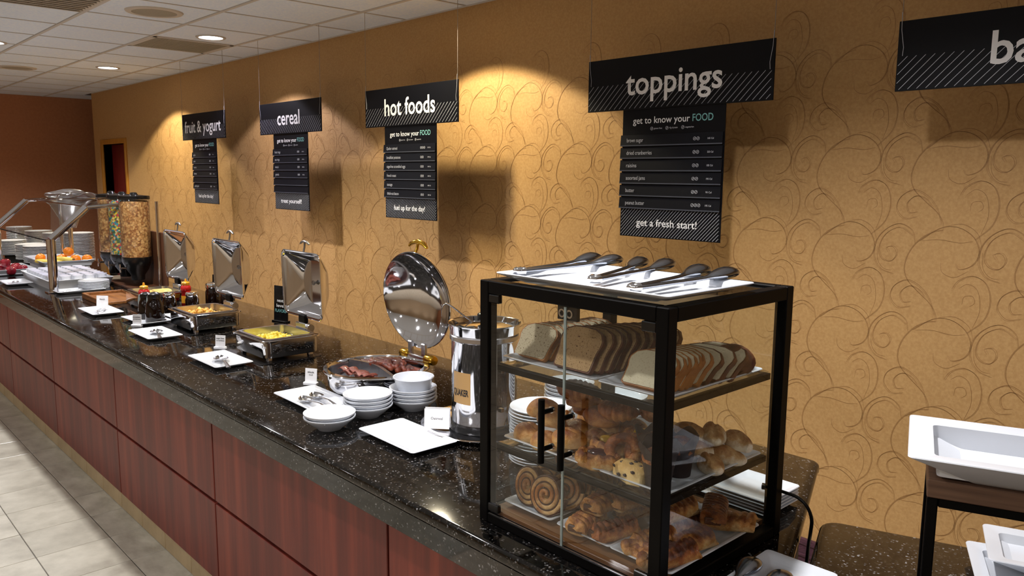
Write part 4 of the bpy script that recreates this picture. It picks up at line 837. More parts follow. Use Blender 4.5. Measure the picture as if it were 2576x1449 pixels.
# ---- middle shelf
put('pastry_plate', plC, 'white plate under the buns and the jam danish', 'plate', (-0.672, -0.602, S2+0.004), 0, 'white plates inside the pastry case')
put('pastry_plate', plB, 'white plate under the muffins and the scone', 'plate', (-0.428, -0.602, S2+0.004), 0, 'white plates inside the pastry case')
def bun_mesh(seed, r, sq, mat, crease=True, bumps=0.10):
    bm = bmesh.new(); bmesh.ops.create_icosphere(bm, subdivisions=4, radius=1.0); rn = random.Random(seed)
    ph = [(Vector((rn.uniform(-1, 1), rn.uniform(-1, 1), rn.uniform(-1, 1)))*rn.uniform(1.5, 4.5), rn.uniform(0, 6)) for _ in range(6)]
    for v in bm.verts:
        d = 1 + sum(math.sin(v.co.dot(k)+p) for k, p in ph)*bumps/3
        if crease: d -= 0.22*math.exp(-((v.co.y+0.15*math.sin(3*v.co.x))/0.16)**2)*max(0, v.co.z) + 0.05*math.exp(-((v.co.x-0.35)/0.1)**2)*max(0, v.co.z)
        z = v.co.z*d; z = z if z > -0.45 else -0.45
        v.co = Vector((v.co.x*d*r*sq[0], v.co.y*d*r*sq[1], (z+0.45)*r*sq[2]))
    me = bpy.data.meshes.new('bun'); bm.to_mesh(me); bm.free(); me.materials.append(M[mat]); me.polygons.foreach_set('use_smooth', [True]*len(me.polygons)); return me
zp = S2+0.0095
BM = [bun_mesh(k, 0.034, (1.25, 0.95, 0.85), 'bun') for k in range(3)]; BD = [bun_mesh(10+k, 0.036, (1.35, 0.95, 0.85), 'bun_dark', True, 0.16) for k in range(3)]
front = [('round golden bun at the front left corner of the middle shelf', -0.782, -0.735, 0, 0.2, 0), ('golden bun at the front of the middle shelf behind the left handle', -0.712, -0.752, 0, -0.2, 1), ('golden bun stacked on the front left buns', -0.742, -0.705, 0.042, 0.1, 2),
 ('elongated golden bun leaning on the left end of the bun heap', -0.790, -0.680, 0.050, 0.9, 0), ('golden bun second in the front row between the door handles', -0.655, -0.735, 0.018, 0.4, 1)]
for lab, x, y, dz, rz, k in front: put('bun', BM[k], lab, 'bun', (x, y, zp+dz), rz, 'buns on the middle shelf')
rn = random.Random(21)
for k, (x, y, dz) in enumerate([(-0.800, -0.600, 0), (-0.725, -0.630, 0.0), (-0.640, -0.650, 0.0), (-0.76, -0.53, 0.0), (-0.67, -0.545, 0.0), (-0.72, -0.575, 0.045), (-0.64, -0.59, 0.045), (-0.70, -0.63, 0.085), (-0.62, -0.66, 0.062), (-0.575, -0.60, 0.03)]):
    put('bun', BM[k % 3] if k < 5 else BD[k % 3], 'brown bun in the inner heap behind the front buns', 'bun', (x, y, zp+dz), rn.uniform(-1, 1), 'inner heap of buns')
def croissant_mesh(seed, L=0.115, R=0.029):
    n = 60; P = []; rad = []
    for i in range(n+1):
        u = i/n; a = (u-0.5)*1.9; P.append((math.sin(a)*L*0.55, (1-math.cos(a))*L*0.5, R*0.8)); e = math.sin(PI*u)**0.75; k = (u*9) % 1.0
        rad.append(max(0.003, R*e*(0.84+0.16*abs(math.cos(PI*k)))))
    return G().add(*tube(P, rad, 16, 1.0, 0.88)).mesh('croissant', M['bun_dark'], 50)
CRO = [croissant_mesh(0), croissant_mesh(1, 0.125, 0.031)]
put('croissant', CRO[1], 'glossy brown croissant on top of the bun heap', 'croissant', (-0.700, -0.660, zp+0.102), 0.4, 'brown rolls'); put('croissant', CRO[0], 'brown croissant on the right side of the bun heap', 'croissant', (-0.560, -0.680, zp+0.088), 0.2, 'brown rolls'); put('croissant', CRO[0], 'small brown croissant topping the heap next to the middle plate', 'croissant', (-0.510, -0.610, zp+0.085), -0.5, 'brown rolls')
# jam danish: flaky oval with a jam hollow
def danish(x, y, z, rz, fill, label, r=0.040):
    t = thing('danish', label, 'danish', (x, y, z), rz, 'filled danish pastries')
    g = G(); seg = 40; rings = []
    for rad, zz in ((0.75, 0.0), (0.98, 0.006), (1.02, 0.016), (0.96, 0.028), (0.80, 0.036), (0.62, 0.036), (0.48, 0.028)):
        rings.append([(r*1.35*rad*math.cos(2*PI*i/seg)*(1+0.035*math.sin(9*2*PI*i/seg)), r*0.95*rad*math.sin(2*PI*i/seg)*(1+0.035*math.sin(9*2*PI*i/seg)), zz+0.003*math.sin(9*2*PI*i/seg)*rad) for i in range(seg)])
    obj('pastry_shell', g.add(*loft(rings)).mesh('pastry_shell', M['flaky'], 60), None, t)
    obj('filling', G().add(*lathe([(r*0.56, 0.029), (r*0.5, 0.036), (r*0.3, 0.040), (0.002, 0.041)], 24, True, True), 0, T3(s=(1.25, 0.9, 1))).mesh('filling', M[fill], 60), None, t)
danish(-0.548, -0.752, zp, 0.25, 'jam', 'golden danish with dark berry jam at the front of the middle shelf')
danish(-0.565, -0.695, zp+0.012, -0.4, 'lemon', 'danish with bright yellow lemon filling behind the jam danish', 0.042)
danish(-0.500, -0.650, zp+0.035, 0.3, 'lemon', 'yellow filled danish high in the shadow of the heap', 0.038)
def ring_pastry(x, y, z, rot, label):
    P = [(0.030*math.cos(2*PI*i/24), 0, 0.030*math.sin(2*PI*i/24)) for i in range(25)]
    o = tag(obj('pastry_ring', G().add(*tube(P, [0.0125+0.0018*math.sin(6*i) for i in range(25)], 12)).mesh('pastry_ring', M['flaky_dark'], 0), None, None, (x, y, z), rot), label, 'pastry', 'ring pastries'); return o
ring_pastry(-0.500, -0.725, zp+0.043, (-0.25, 0, 0.5), 'ring shaped pastry leaning behind the jam danish'); ring_pastry(-0.468, -0.695, zp+0.043, (-0.25, 0, 0.5), 'second ring shaped pastry leaning behind the first')
# scone wedge with chips
t = thing('scone', 'pale chocolate chip scone at the front of the right plate', 'scone', (-0.452, -0.752, zp), -0.25, None)
pol = [(-0.050, -0.004), (-0.040, -0.022), (0.020, -0.030), (0.046, -0.016), (0.044, 0.018), (0.012, 0.026), (-0.040, 0.012)]
obj('crumb_body', G().add(*loft([[(x*0.95, y*0.95, 0) for x, y in pol], [(x, y, 0.006) for x, y in pol], [(x*0.96, y*0.95, 0.026) for x, y in pol], [(x*0.7, y*0.6, 0.036) for x, y in pol]])).mesh('crumb_body', M['scone'], 50), None, t)
chm = lump_mesh('chip', 0.0055, 'choc', 4, (1, 1, 0.7), 0.2, 1)
for x, y, z in ((-0.036, -0.020, 0.022), (-0.010, -0.028, 0.012), (0.014, -0.029, 0.018), (0.030, -0.022, 0.028), (-0.020, -0.012, 0.033), (0.005, -0.006, 0.036), (0.025, 0.004, 0.034), (-0.03, 0.0, 0.033), (0.0, 0.010, 0.035)): obj('chocolate_chip', chm, None, t, (x, y, z))
# muffins in tulip papers
def muffin(x, y, z, rz, label):
    t = thing('muffin', label, 'muffin', (x, y, z), rz, 'dark paper muffins'); seg = 32
    rings = []
    for rad, zz in ((0.026, 0.0), (0.030, 0.03), (0.036, 0.062), (0.042, 0.078), (0.0405, 0.078), (0.034, 0.060), (0.028, 0.03)):
        rings.append([((rad*(1+0.05*math.sin(8*2*PI*i/seg)*zz/0.08))*math.cos(2*PI*i/seg), (rad*(1+0.05*math.sin(8*2*PI*i/seg)*zz/0.08))*math.sin(2*PI*i/seg), zz*(1+0.28*abs(math.sin(2*2*PI*i/seg))*zz/0.08)) for i in range(seg)])
    obj('paper_wrap', G().add(*loft(rings, True, True)).mesh('paper_wrap', M['muffin_paper'], 50), None, t)
    obj('muffin_top', lump_mesh('muffin_top', 0.033, 'flaky_dark', 9, (1, 1, 0.75), 0.15, 3), None, t, (0, 0, 0.062))
muffin(-0.392, -0.742, zp, 0.3, 'muffin in dark tulip paper at the front of the right plate'); muffin(-0.402, -0.655, zp, 0.8, 'muffin in dark tulip paper behind the front muffin'); muffin(-0.455, -0.675, zp, 1.2, 'muffin in dark tulip paper behind the scone')
PW_ = [bun_mesh(40+k, 0.032, (1.45, 0.85, 0.8), 'powder', True, 0.18) for k in range(3)]
for lab, x, y, dz, rz, k in [('sugared roll at the back right corner of the middle shelf', -0.372, -0.475, 0.030, -0.5, 0), ('sugared roll under the back corner one', -0.378, -0.515, 0.0, 0.3, 1), ('sugared roll next to the front muffin papers', -0.372, -0.580, 0.0, -0.6, 2), ('sugared roll leaning on the dark muffin paper', -0.420, -0.560, 0.018, 0.8, 0), ('sugared roll lying across the others in the right plate', -0.402, -0.520, 0.045, -0.9, 1), ('sugared roll at the back left of the right plate', -0.455, -0.500, 0.01, 0.3, 2), ('brown sugared roll on top at the left of the right plate', -0.452, -0.545, 0.045, -0.2, 0)]:
    put('sugared_roll', PW_[k], lab, 'roll', (x, y, zp+dz), rz, 'sugared rolls')
# ---- case floor
zf = Z0+0.034
plD = plate_mesh(0.082, 0.175, 0.016, 0.010, 0.014, 0.8)
for x, lab in ((-0.742, 'white plate under the cinnamon swirls'), (-0.562, 'white plate under the slashed pastries in the middle'), (-0.402, 'white plate under the pastries at the right of the case floor')): put('pastry_plate', plD, lab, 'plate', (x, -0.612, zf), 0, 'white plates inside the pastry case')
zq = zf+0.006
def swirl_meshes():
    n = 140; turns = 3.0; Rm = 0.047; V = []; dough = G(); P = []
    for i in range(n+1):
        u = i/n; a = 2*PI*turns*u; r = 0.004 + (Rm-0.006)*u**0.9; P.append((r*math.cos(a), r*math.sin(a), u))
    def strip(off, half, zt, dome):
        rings = []
        for i, (x, y, u) in enumerate(P):
            a = 2*PI*turns*u; r = math.hypot(x, y); nx, ny = math.cos(a), math.sin(a); hh = zt - dome*(r/Rm)**2; rings.append([((r+off+s*half)*nx, (r+off+s*half)*ny, z) for s, z in ((-1, -hh), (1, -hh), (1, hh*0.86), (0.5, hh), (-0.5, hh), (-1, hh*0.86))])
        return loft(rings)
    d = G().add(*strip(0.0, 0.0052, 0.0165, 0.006)).mesh('dough', M['swirl_dough'], 60); f = G().add(*strip(0.0072, 0.0024, 0.0140, 0.006)).mesh('filling', M['cinnamon'], 60)
    return d, f
sw_d, sw_f = swirl_meshes()
def swirl(x, y, z, rot, label, s=1.0):
    t = thing('cinnamon_swirl', label, 'cinnamon roll', (x, y, z), 0, 'cinnamon swirls', rot=rot); t.scale = (s, s, s); obj('dough', sw_d, None, t); obj('filling', sw_f, None, t)
swirl(-0.778, -0.735, zq+0.048, (PI/2-0.25, 0.0, -0.05), 'front left cinnamon swirl standing on edge on the case floor'); swirl(-0.705, -0.748, zq+0.049, (PI/2-0.22, 0.0, 0.12), 'front right cinnamon swirl standing on edge beside the door split')
for k in range(5): swirl(-0.765+0.004*k, -0.690+0.034*k, zq+0.049, (PI/2-0.3, 0.0, 0.15), 'cinnamon swirl leaning in the row behind the front left one', 0.97)
for k in range(5): swirl(-0.690+0.006*k, -0.700+0.034*k, zq+0.050, (PI/2-0.35, 0.0, 0.35), 'cinnamon swirl leaning in the row behind the front right one', 0.97)
swirl(-0.735, -0.640, zq+0.110, (PI/2-0.5, 0.0, 0.0), 'cinnamon swirl perched on top of the two rows', 0.9)
def lattice_mesh(L, W_, H_, ridges, mat, seed):
    rn = random.Random(seed); n = 72; rings = []
    for i in range(n+1):
        u = i/n; e = min(1.0, min(u, 1-u)*14+0.35); rg = 0.88+0.20*abs(math.sin(PI*ridges*u)); ring = []
        for k in range(20):
            a = 2*PI*k/20; sk = 0.5*math.sin(a)*0.02; yy = math.copysign(abs(math.cos(a))**0.7, math.cos(a))*W_*e*(0.93+0.07*rg); zz = math.copysign(abs(math.sin(a))**0.75, math.sin(a))
            ring.append((-L/2+L*u + 0.012*math.cos(a)*(1 if zz > 0 else 0), yy, H_*0.5 + zz*H_*0.5*e*(rg if zz > 0 else 1)))
        rings.append(ring)
    return G().add(*loft(rings)).mesh('slashed_pastry', M[mat], 50)
LM = [lattice_mesh(0.115, 0.030, 0.040, 7, 'flaky', 1), lattice_mesh(0.120, 0.029, 0.038, 8, 'flaky_dark', 2), lattice_mesh(0.110, 0.032, 0.036, 6, 'flaky', 3)]
jam_me = G().add(*box(-0.004, 0.004, -0.018, 0.018, 0.010, 0.026, 0.002)).mesh('filling_end', M['cinnamon'])
def lattice(x, y, z, rz, k, label, tilt=0.0):
    t = thing('slashed_pastry', label, 'pastry', (x, y, z), 0, 'slashed flaky pastries', rot=(0, tilt, rz)); obj('crust', LM[k % 3], None, t)
    obj('filling_end', jam_me, None, t, (-[0.0575, 0.060, 0.055][k % 3]+0.001, 0, 0)); return t
lattice(-0.590, -0.735, zq, PI/2+0.2, 0, 'slashed pastry lying at the front left of the middle floor plate'); lattice(-0.515, -0.725, zq, PI/2-0.25, 1, 'flaky pastry lying at the front right of the middle floor plate')
lattice(-0.583, -0.690, zq+0.036, PI/2+0.15, 2, 'slashed pastry stacked on the front left pastry'); lattice(-0.555, -0.600, zq, PI/2-0.2, 0, 'slashed pastry in the second row of the middle plate'); lattice(-0.600, -0.590, zq+0.01, PI/2+0.1, 1, 'slashed pastry at the back left of the middle plate'); lattice(-0.545, -0.640, zq+0.040, PI/2-0.1, 2, 'slashed pastry on top at the back of the middle plate'); lattice(-0.520, -0.560, zq+0.034, PI/2-0.3, 1, 'rearmost slashed pastry on the middle plate')
lattice(-0.425, -0.700, zq, PI/2-0.15, 0, 'cream slashed pastry at the front left of the right floor plate'); lattice(-0.368, -0.640, zq, PI/2-0.2, 2, 'slashed pastry along the right pane, under its reflection'); lattice(-0.420, -0.570, zq, PI/2-0.3, 1, 'dark slashed pastry in the middle of the right floor plate')
lattice(-0.385, -0.530, zq+0.030, PI/2+0.5, 1, 'brown slashed pastry bridging the back of the right plate'); lattice(-0.440, -0.600, zq+0.034, PI/2-0.1, 0, 'slashed pastry stacked at the left of the right plate'); lattice(-0.362, -0.500, zq+0.004, PI/2-0.9, 2, 'finger pastry at the back right corner of the case floor')
lattice(-0.355, -0.725, zq, PI/2-0.2, 1, 'brown pastry strip along the front right edge of the right plate')
def knot(x, y, z, rz, label):
    t = thing('knotted_pastry', label, 'pastry', (x, y, z), rz, 'knotted golden pastries'); P = []
    for i in range(49):
        a = 2*PI*i/48; P.append((0.030*(math.sin(a)+0.9*math.sin(2*a))*0.62, 0.030*(math.cos(a)-0.9*math.cos(2*a))*0.62, 0.016+0.007*math.sin(3*a)))
    obj('dough_rope', G().add(*tube(P, [0.0095+0.0015*math.sin(5*i) for i in range(49)], 10)).mesh('dough_rope', M['flaky'], 0), None, t)
    obj('glaze', lump_mesh('glaze', 0.012, 'bun', 6, (1.3, 1, 0.5), 0.2, 2), None, t, (0, 0, 0.024))
knot(-0.395, -0.770, zq, 0.4, 'knotted golden pastry at the front of the right floor plate'); knot(-0.425, -0.752, zq+0.006, 1.6, 'second knotted golden pastry tucked behind the front one')

# ------------------------------------------------------------------ stacks behind the case
dish_me = G().add(*lathe([(0.052, 0.0), (0.055, 0.002), (0.070, 0.006), (0.090, 0.016), (0.0925, 0.0185), (0.0915, 0.020), (0.086, 0.0185), (0.068, 0.0095), (0.05, 0.006), (0.002, 0.006)], 40)).mesh('dinner_plate', M['porcelain'], 50)
def stack(me, name, cat, x, y, n, step, lab, group, z=ZC):
    for k in range(n): put(name, me, ('top ' if k == n-1 else ('bottom ' if k == 0 else '')) + lab, cat, (x+random.uniform(-0.0015, 0.0015), y+random.uniform(-0.0015, 0.0015), z+k*step), random.random()*6, group)
stack(dish_me, 'dinner_plate', 'plate', -1.035, -0.445, 18, 0.0092, 'round white plate in the stack seen through the left of the pastry case', 'round plates in the stack left of the case')
stack(bowl_me, 'cereal_bowl', 'bowl', -1.25, -0.09, 9, 0.0125, 'white bowl in the far stack between kettle and pastry case', 'bowls in the far stack')
stack(bowl_me, 'cereal_bowl', 'bowl', -1.0, -0.12, 10, 0.0125, 'white bowl in the stack behind the middle of the pastry case', 'bowls in the stack behind the case')
sq_me = plate_mesh(0.085, 0.085, 0.015, 0.010, 0.018, 0.75)
stack(sq_me, 'square_plate', 'plate', -0.455, -0.232, 5, 0.0088, 'square white plate in the stack behind the pastry case', 'square plates in the stack')
put('square_plate', sq_me, 'single square white plate left of the square plate stack', 'plate', (-0.575, -0.215, ZC), 0.0, None)
for k in range(5):
    o = [q for q in bpy.data.objects if q.name.startswith('square_plate')][k]; o.rotation_euler.z = 0.0
def angled(u, v, z=ZC): q = C2 + U2*u + V2*v; return (q.x, q.y, z)
# plate with tongs beside the case
put('serving_plate', plate_mesh(0.082, 0.15, 0.020), 'white rectangular plate with dark tongs to the right of the pastry case', 'plate', (-0.190, -0.628, ZC), 0.03, GP)
tongs(-0.225, -0.690, ZC+0.008, PI/2-0.05, 'steel tongs lying on the plate right of the pastry case', 0.26, 0.036)
# angled riser with platter at the right edge
RX, RY = 0.258, -0.425
t = thing('table_riser', 'black metal riser with a wooden top board at the right edge', 'riser', (RX, RY, ZC), A2)
for sx in (-1, 1):
    for sy in (-1, 1): obj('leg', G().add(*box(sx*0.215-0.009, sx*0.215+0.009, sy*0.085-0.009, sy*0.085+0.009, 0, 0.285, 0.002)).mesh('leg', M['black_metal']), None, t)
for sy in (-1, 1): obj('rail', G().add(*box(-0.206, 0.206, sy*0.085-0.008, sy*0.085+0.008, 0.268, 0.285, 0.002)).mesh('rail', M['black_metal']), None, t)
for sx in (-1, 1): obj('rail', G().add(*box(sx*0.215-0.008, sx*0.215+0.008, -0.076, 0.076, 0.268, 0.285, 0.002)).mesh('rail', M['black_metal']), None, t)
obj('top_board', G().add(*box(-0.225, 0.225, -0.097, 0.097, 0.285, 0.318, 0.002)).mesh('top_board', M['stand_wood']), None, t)
put('serving_platter', plate_mesh(0.26, 0.140, 0.050, 0.010, 0.042, 0.62), 'deep white platter on the wooden riser at the right edge', 'platter', (RX, RY, ZC+0.318), A2)
put('serving_platter', plate_mesh(0.20, 0.10, 0.030, 0.012, 0.03, 0.7), 'white platter under the riser, leaning on another plate', 'platter', angled(0.545, -0.075, ZC+0.022), A2)
put('serving_platter', plate_mesh(0.20, 0.10, 0.026, 0.012, 0.03, 0.7), 'lower white plate partly covered under the riser', 'platter', angled(0.515, -0.12, ZC), A2+0.05)

# ------------------------------------------------------------------ sneeze guard and the far left end
sg = thing('sneeze_guard', 'glass sneeze guard on polished steel posts over the fruit trays', 'sneeze guard', (-5.69, -0.64, ZC))
xs = [0.0, -1.81]
for xx in xs:
    p_ = obj('post', G().add(*tube([(xx, 0, 0.004), (xx, 0, 0.376)], 0.030, 18)).mesh('post', M['steel'], 50), None, sg)
    obj('foot_plate', G().add(*box(xx-0.05, xx+0.05, -0.05, 0.05, 0, 0.008, 0.002)).mesh('foot_plate', M['steel']), None, p_)
    obj('arm', G().add(*tube([(xx, 0, 0.372), (xx, 0.24, 0.590)], 0.026, 16)).mesh('arm', M['steel'], 50), None, sg)
    obj('top_arm', G().add(*tube([(xx, 0.24, 0.590), (xx, 0.50, 0.612)], 0.014, 12)).mesh('top_arm', M['steel'], 50), None, sg)
    if xx < 0: obj('rear_post', G().add(*tube([(xx, 0.50, 0.004), (xx, 0.50, 0.612)], 0.014, 12)).mesh('rear_post', M['steel'], 50), None, sg)
def gpane(name, q, mat='glass'):
    return obj(name, G().add(q, [(0, 1, 2, 3)]).mesh(name, M[mat]), None, sg)
gpane('front_glass', [(-1.81, -0.018, 0.368), (0.0, -0.018, 0.368), (0.0, 0.222, 0.592), (-1.81, 0.222, 0.592)]); gpane('top_glass', [(-1.81, 0.24, 0.606), (0.05, 0.24, 0.606), (0.05, 0.52, 0.628), (-1.81, 0.52, 0.628)])
obj('glass_trim', G().add(*tube([(-1.81, -0.018, 0.366), (0, -0.018, 0.366)], 0.005, 6)).mesh('glass_trim', M['black_metal']), None, sg)
obj('glass_trim', G().add(*tube([(-1.81, 0.232, 0.602), (0.05, 0.232, 0.602)], 0.005, 6)).mesh('glass_trim', M['steel']), None, sg)
# clear hopper on a chrome stem
t = thing('acrylic_hopper', 'clear tapered acrylic hopper on a steel stem beside the cereal dispenser', 'hopper', (-7.44, -0.08, ZC))
obj('hopper', G().add(*lathe([(0.05, 0.34), (0.08, 0.42), (0.15, 0.55), (0.21, 0.60)], 32, False, False)).mesh('hopper', M['frost'], 60), None, t)
obj('hopper_rim', G().add(*lathe([(0.208, 0.598), (0.217, 0.600), (0.217, 0.612), (0.208, 0.612)], 32, False, False)).mesh('hopper_rim', M['steel'], 40), None, t)
obj('stem', G().add(*tube([(0, 0, 0.01), (0, 0, 0.345)], 0.020, 14)).mesh('stem', M['steel'], 50), None, t)
obj('stem_base', G().add(*lathe([(0.08, 0), (0.08, 0.008), (0.02, 0.014)], 24)).mesh('stem_base', M['steel'], 40), None, t)
put('plastic_wrap', lump_mesh('plastic_wrap', 0.12, 'frost', 5, (1.6, 0.8, 0.28), 0.5, 3), 'crumpled clear plastic wrap lying on top of the sneeze guard', 'plastic wrap', (-6.78, -0.26, ZC+0.668), 0.3)
put('dome_cover', G().add(*lathe([(0.16, 0.0), (0.165, 0.004), (0.13, 0.045), (0.08, 0.06), (0.002, 0.062)], 28)).mesh('plastic_lid', M['acrylic'], 50), 'clear domed plastic cover lying on top of the sneeze guard', 'cover', (-6.33, -0.28, ZC+0.630), 0)
# cereal dispenser
t = thing('cereal_dispenser', 'triple cereal dispenser with clear canisters on a dark wood back board', 'dispenser', (-5.80, -0.10, ZC))
obj('back_board', G().add(*box(-0.50, 0.50, 0.090, 0.112, 0.0, 0.415, 0.002)).mesh('back_board', M['walnut']), None, t)
obj('base_board', G().add(*box(-0.50, 0.50, -0.10, 0.112, 0.0, 0.016, 0.002)).mesh('base_board', M['walnut']), None, t)
for sx in (-0.44, 0.44): obj('rod', G().add(*tube([(sx, 0.075, 0.016), (sx, 0.075, 0.64)], 0.012, 10)).mesh('rod', M['steel'], 50), None, t)
for k, (xx, mt) in enumerate(((0.26, 'cereal_tan'), (0.0, 'cereal_mix'), (-0.26, 'cereal_tan'))):
    cn = obj('canister', G().add(*lathe([(0.100, 0.23), (0.102, 0.235), (0.102, 0.655), (0.100, 0.66)], 36, False, False)).mesh('canister', M['acrylic'], 40), None, t, (xx, -0.02, 0))
    obj('cereal', G().add(*lathe([(0.096, 0.232), (0.098, 0.24), (0.098, 0.632), (0.085, 0.642), (0.002, 0.648)], 36)).mesh('cereal', M[mt], 40), None, cn)
    obj('canister_lid', G().add(*lathe([(0.106, 0.652), (0.108, 0.656), (0.106, 0.676), (0.03, 0.684), (0.02, 0.70), (0.002, 0.702)], 36)).mesh('canister_lid', M['black_plastic'], 40), None, cn)
    vb = obj('valve_body', G().add(*lathe([(0.104, 0.235), (0.104, 0.20), (0.088, 0.17), (0.075, 0.14), (0.048, 0.10), (0.045, 0.065), (0.040, 0.063)], 30)).mesh('valve_body', M['black_plastic'], 40), None, t, (xx, -0.02, 0))
    obj('crank', G().add(*tube([(0, -0.07, 0.155), (0, -0.12, 0.155), (0.03, -0.125, 0.155)], 0.007, 8)).mesh('crank', M['steel'], 50), None, vb)
    obj('crank', G().add(*tube([(0, -0.12, 0.125), (0, -0.12, 0.185)], 0.006, 8)).mesh('crank', M['steel'], 50), None, vb)
put('foil_packet', lump_mesh('foil_packet', 0.05, 'blue_cloth', 2, (1.2, 0.7, 0.6), 0.3, 2), 'small crumpled dark blue packet beside the dispenser board', 'packet', (-5.20, 0.05, ZC+0.028))
# small white plates, trays and fruit
stack(G().add(*lathe([(0.055, 0), (0.06, 0.002), (0.098, 0.013), (0.102, 0.016), (0.100, 0.018), (0.06, 0.007), (0.002, 0.006)], 36)).mesh('side_plate', M['porcelain'], 50), 'side_plate', 'plate', -5.68, -0.385, 7, 0.0085, 'small white plate in the stack behind the steel post', 'small white plates behind the post')
wt = thing('chilled_bin', 'long white bin of pale yogurt cups under the sneeze guard', 'bin', (-6.23, -0.43, ZC))
obj('bin_shell', G().add(*loft([rr(0.40, 0.20, 0.02, 0), rr(0.43, 0.218, 0.02, 0.065), rr(0.435, 0.222, 0.02, 0.068), rr(0.42, 0.21, 0.02, 0.068), rr(0.40, 0.20, 0.02, 0.03)])).mesh('bin_shell', M['white_plastic'], 50), None, wt)
cup = G().add(*lathe([(0.028, 0), (0.034, 0.05), (0.036, 0.052), (0.036, 0.055), (0.002, 0.055)], 16)).mesh('yogurt_cup', M['white_plastic'], 40)
lidm = G().add(*lathe([(0.037, 0.0552), (0.037, 0.057), (0.002, 0.058)], 16)).mesh('cup_lid', plain('foil_lid', (214, 214, 232), 0.35), 40)
n = 0
for i in range(9):
    for j in range(5):
        y = thing('yogurt_cup', 'white lidded yogurt cup standing in the long white bin', 'yogurt cup', (-6.56+i*0.082, -0.594+j*0.082, ZC+0.031), 0, 'yogurt cups in the white bin'); obj('cup', cup, None, y); obj('lid', lidm, None, y)
put('serving_plate', plate_long, 'white rectangular plate at the front end of the yogurt bin', 'plate', (-5.62, -0.50, ZC), PI/2, GP)
small_tongs(-5.62, -0.50, ZC+0.008, 1.1, 'small steel tongs at the front end of the yogurt bin', 0.16)
put('fruit_tray', plate_mesh(0.34, 0.20, 0.055, 0.012, 0.02, 0.86), 'deep white fruit tray raised behind the yogurt bin', 'tray', (-7.05, -0.28, ZC+0.06), 0.0)
bx = thing('tray_support', 'low white block under the fruit tray', 'riser', (-7.05, -0.28, ZC)); obj('block', G().add(*box(-0.30, 0.30, -0.16, 0.16, 0, 0.060, 0.004)).mesh('block', M['white_plastic']), None, bx)
put('fruit_tray', plate_mesh(0.26, 0.15, 0.05, 0.012, 0.02, 0.86), 'white tray of red apples at the left edge', 'tray', (-7.18, -0.63, ZC), 0.0)
or_me = lump_mesh('orange', 0.042, 'orange', 3, (1, 1, 0.94), 0.03, 3); stm = G().add(*lathe([(0.005, 0.0), (0.004, 0.003)], 8)).mesh('stem_end', M['banana_tip'])
for k, (x, y, z) in enumerate([(-7.14, -0.40, 0), (-6.99, -0.27, 0.0), (-6.86, -0.20, 0.0), (-6.94, -0.23, 0.06), (-6.82, -0.12, 0.0), (-7.05, -0.33, 0.0)]):
    o = thing('orange', ['orange farthest left in the fruit tray', 'orange in the middle of the fruit tray', 'orange beside the bananas', 'orange on top of the others', 'orange at the back of the fruit tray', 'orange half hidden by the steel post'][k], 'orange', (x, y, ZC+0.068+0.042+z), k, 'oranges in the fruit tray'); obj('peel', or_me, None, o); obj('stem_end', stm, None, o, (0, 0, 0.039))
def banana(x, y, z, rz, lab):
    t = thing('banana', lab, 'banana', (x, y, z), rz, 'bananas in the fruit tray'); P = crom([(-0.09, 0.02, 0.0), (-0.05, -0.004, 0.004), (0, -0.012, 0.006), (0.05, -0.004, 0.004), (0.085, 0.018, 0.0)], 4)
    n_ = len(P); obj('peel', G().add(*tube(P, [0.019*math.sin(PI*(0.16+0.68*i/(n_-1)))**0.6 for i in range(n_)], 8)).mesh('peel', M['banana'], 60), None, t)
    for e, a in ((-1, (-0.09, 0.02, 0)), (1, (0.085, 0.018, 0))): obj('tip', G().add(*tube([a, (a[0]+e*0.016, a[1]+0.008, 0.002)], 0.007, 6)).mesh('tip', M['banana_tip']), None, t)
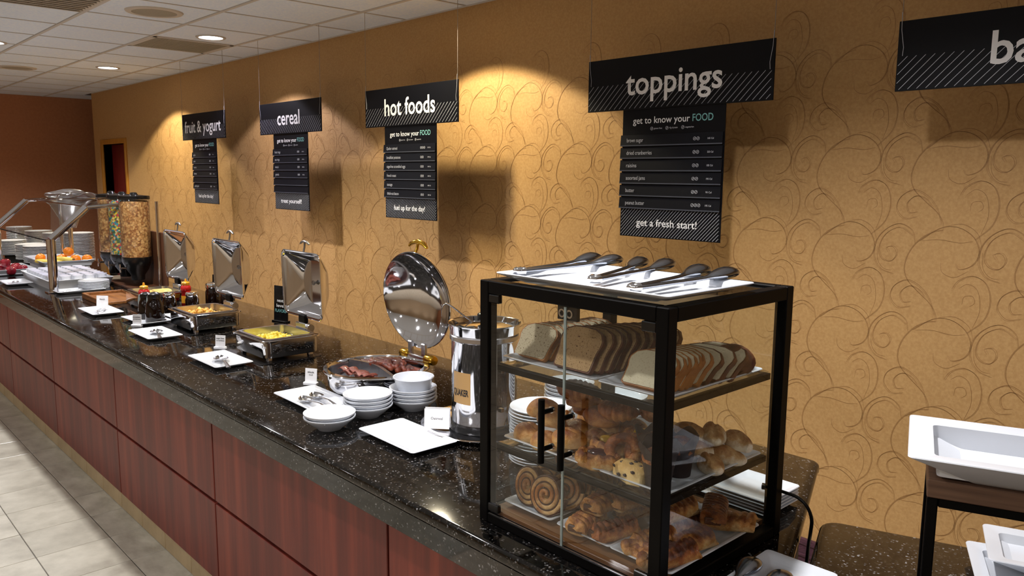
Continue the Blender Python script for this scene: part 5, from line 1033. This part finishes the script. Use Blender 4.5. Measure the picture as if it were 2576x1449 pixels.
banana(-6.83, -0.38, ZC+0.10, 0.6, 'lower front banana in the fruit tray'); banana(-6.80, -0.315, ZC+0.122, 0.6, 'upper banana lying in the fruit tray'); banana(-6.88, -0.440, ZC+0.102, 0.55, 'front edge banana in the fruit tray')
ap_me = G().add(*lathe([(0.004, -0.030), (0.018, -0.034), (0.032, -0.022), (0.038, 0.0), (0.036, 0.018), (0.024, 0.030), (0.010, 0.028), (0.003, 0.022)], 20)).mesh('apple', M['apple'], 0)
stk = G().add(*tube([(0, 0, 0.022), (0.003, 0, 0.038)], 0.0018, 6)).mesh('stalk', M['banana_tip'])
AL = ['second red apple from the left edge', 'red apple in the middle of the left tray', 'red apple right of the middle in the left tray', 'red apple near the right end of the left tray', 'red apple at the left edge of the picture', 'red apple at the back of the left tray', 'rightmost red apple of the left tray', 'red apple resting on two others']
for k, (x, y, z) in enumerate([(-7.40, -0.68, 0), (-7.30, -0.60, 0), (-7.22, -0.64, 0), (-7.20, -0.56, 0), (-7.50, -0.66, 0), (-7.40, -0.57, 0), (-7.11, -0.66, 0.0), (-7.30, -0.66, 0.05)]):
    o = thing('apple', AL[k], 'apple', (x+0.17, y, ZC+0.006+0.034+z), k, 'apples in the left tray'); obj('skin', ap_me, None, o); obj('stalk', stk, None, o)
# tall plate stacks at the far end of the counter
bp_me = G().add(*lathe([(0.07, 0), (0.075, 0.003), (0.125, 0.016), (0.130, 0.019), (0.128, 0.021), (0.08, 0.009), (0.002, 0.008)], 28)).mesh('stack_plate', M['porcelain_grey'], 50)
for (x, y, n_, lab) in ((-7.62, 0.03, 26, 'tall stack at the back right end'), (-8.35, 0.02, 22, 'tall stack second from the back right'), (-9.1, 0.02, 20, 'tall stack third from the back right'), (-7.78, -0.27, 15, 'short stack left of the oranges'), (-8.15, -0.26, 14, 'short stack in the middle of the far end'), (-8.75, -0.3, 14, 'short stack near the left edge'), (-9.9, 0.0, 20, 'tall stack at the left edge')):
    stack(bp_me, 'stacked_plate', 'plate', x, y, n_, 0.0105, 'white plate in the ' + lab, 'white plates, ' + lab)
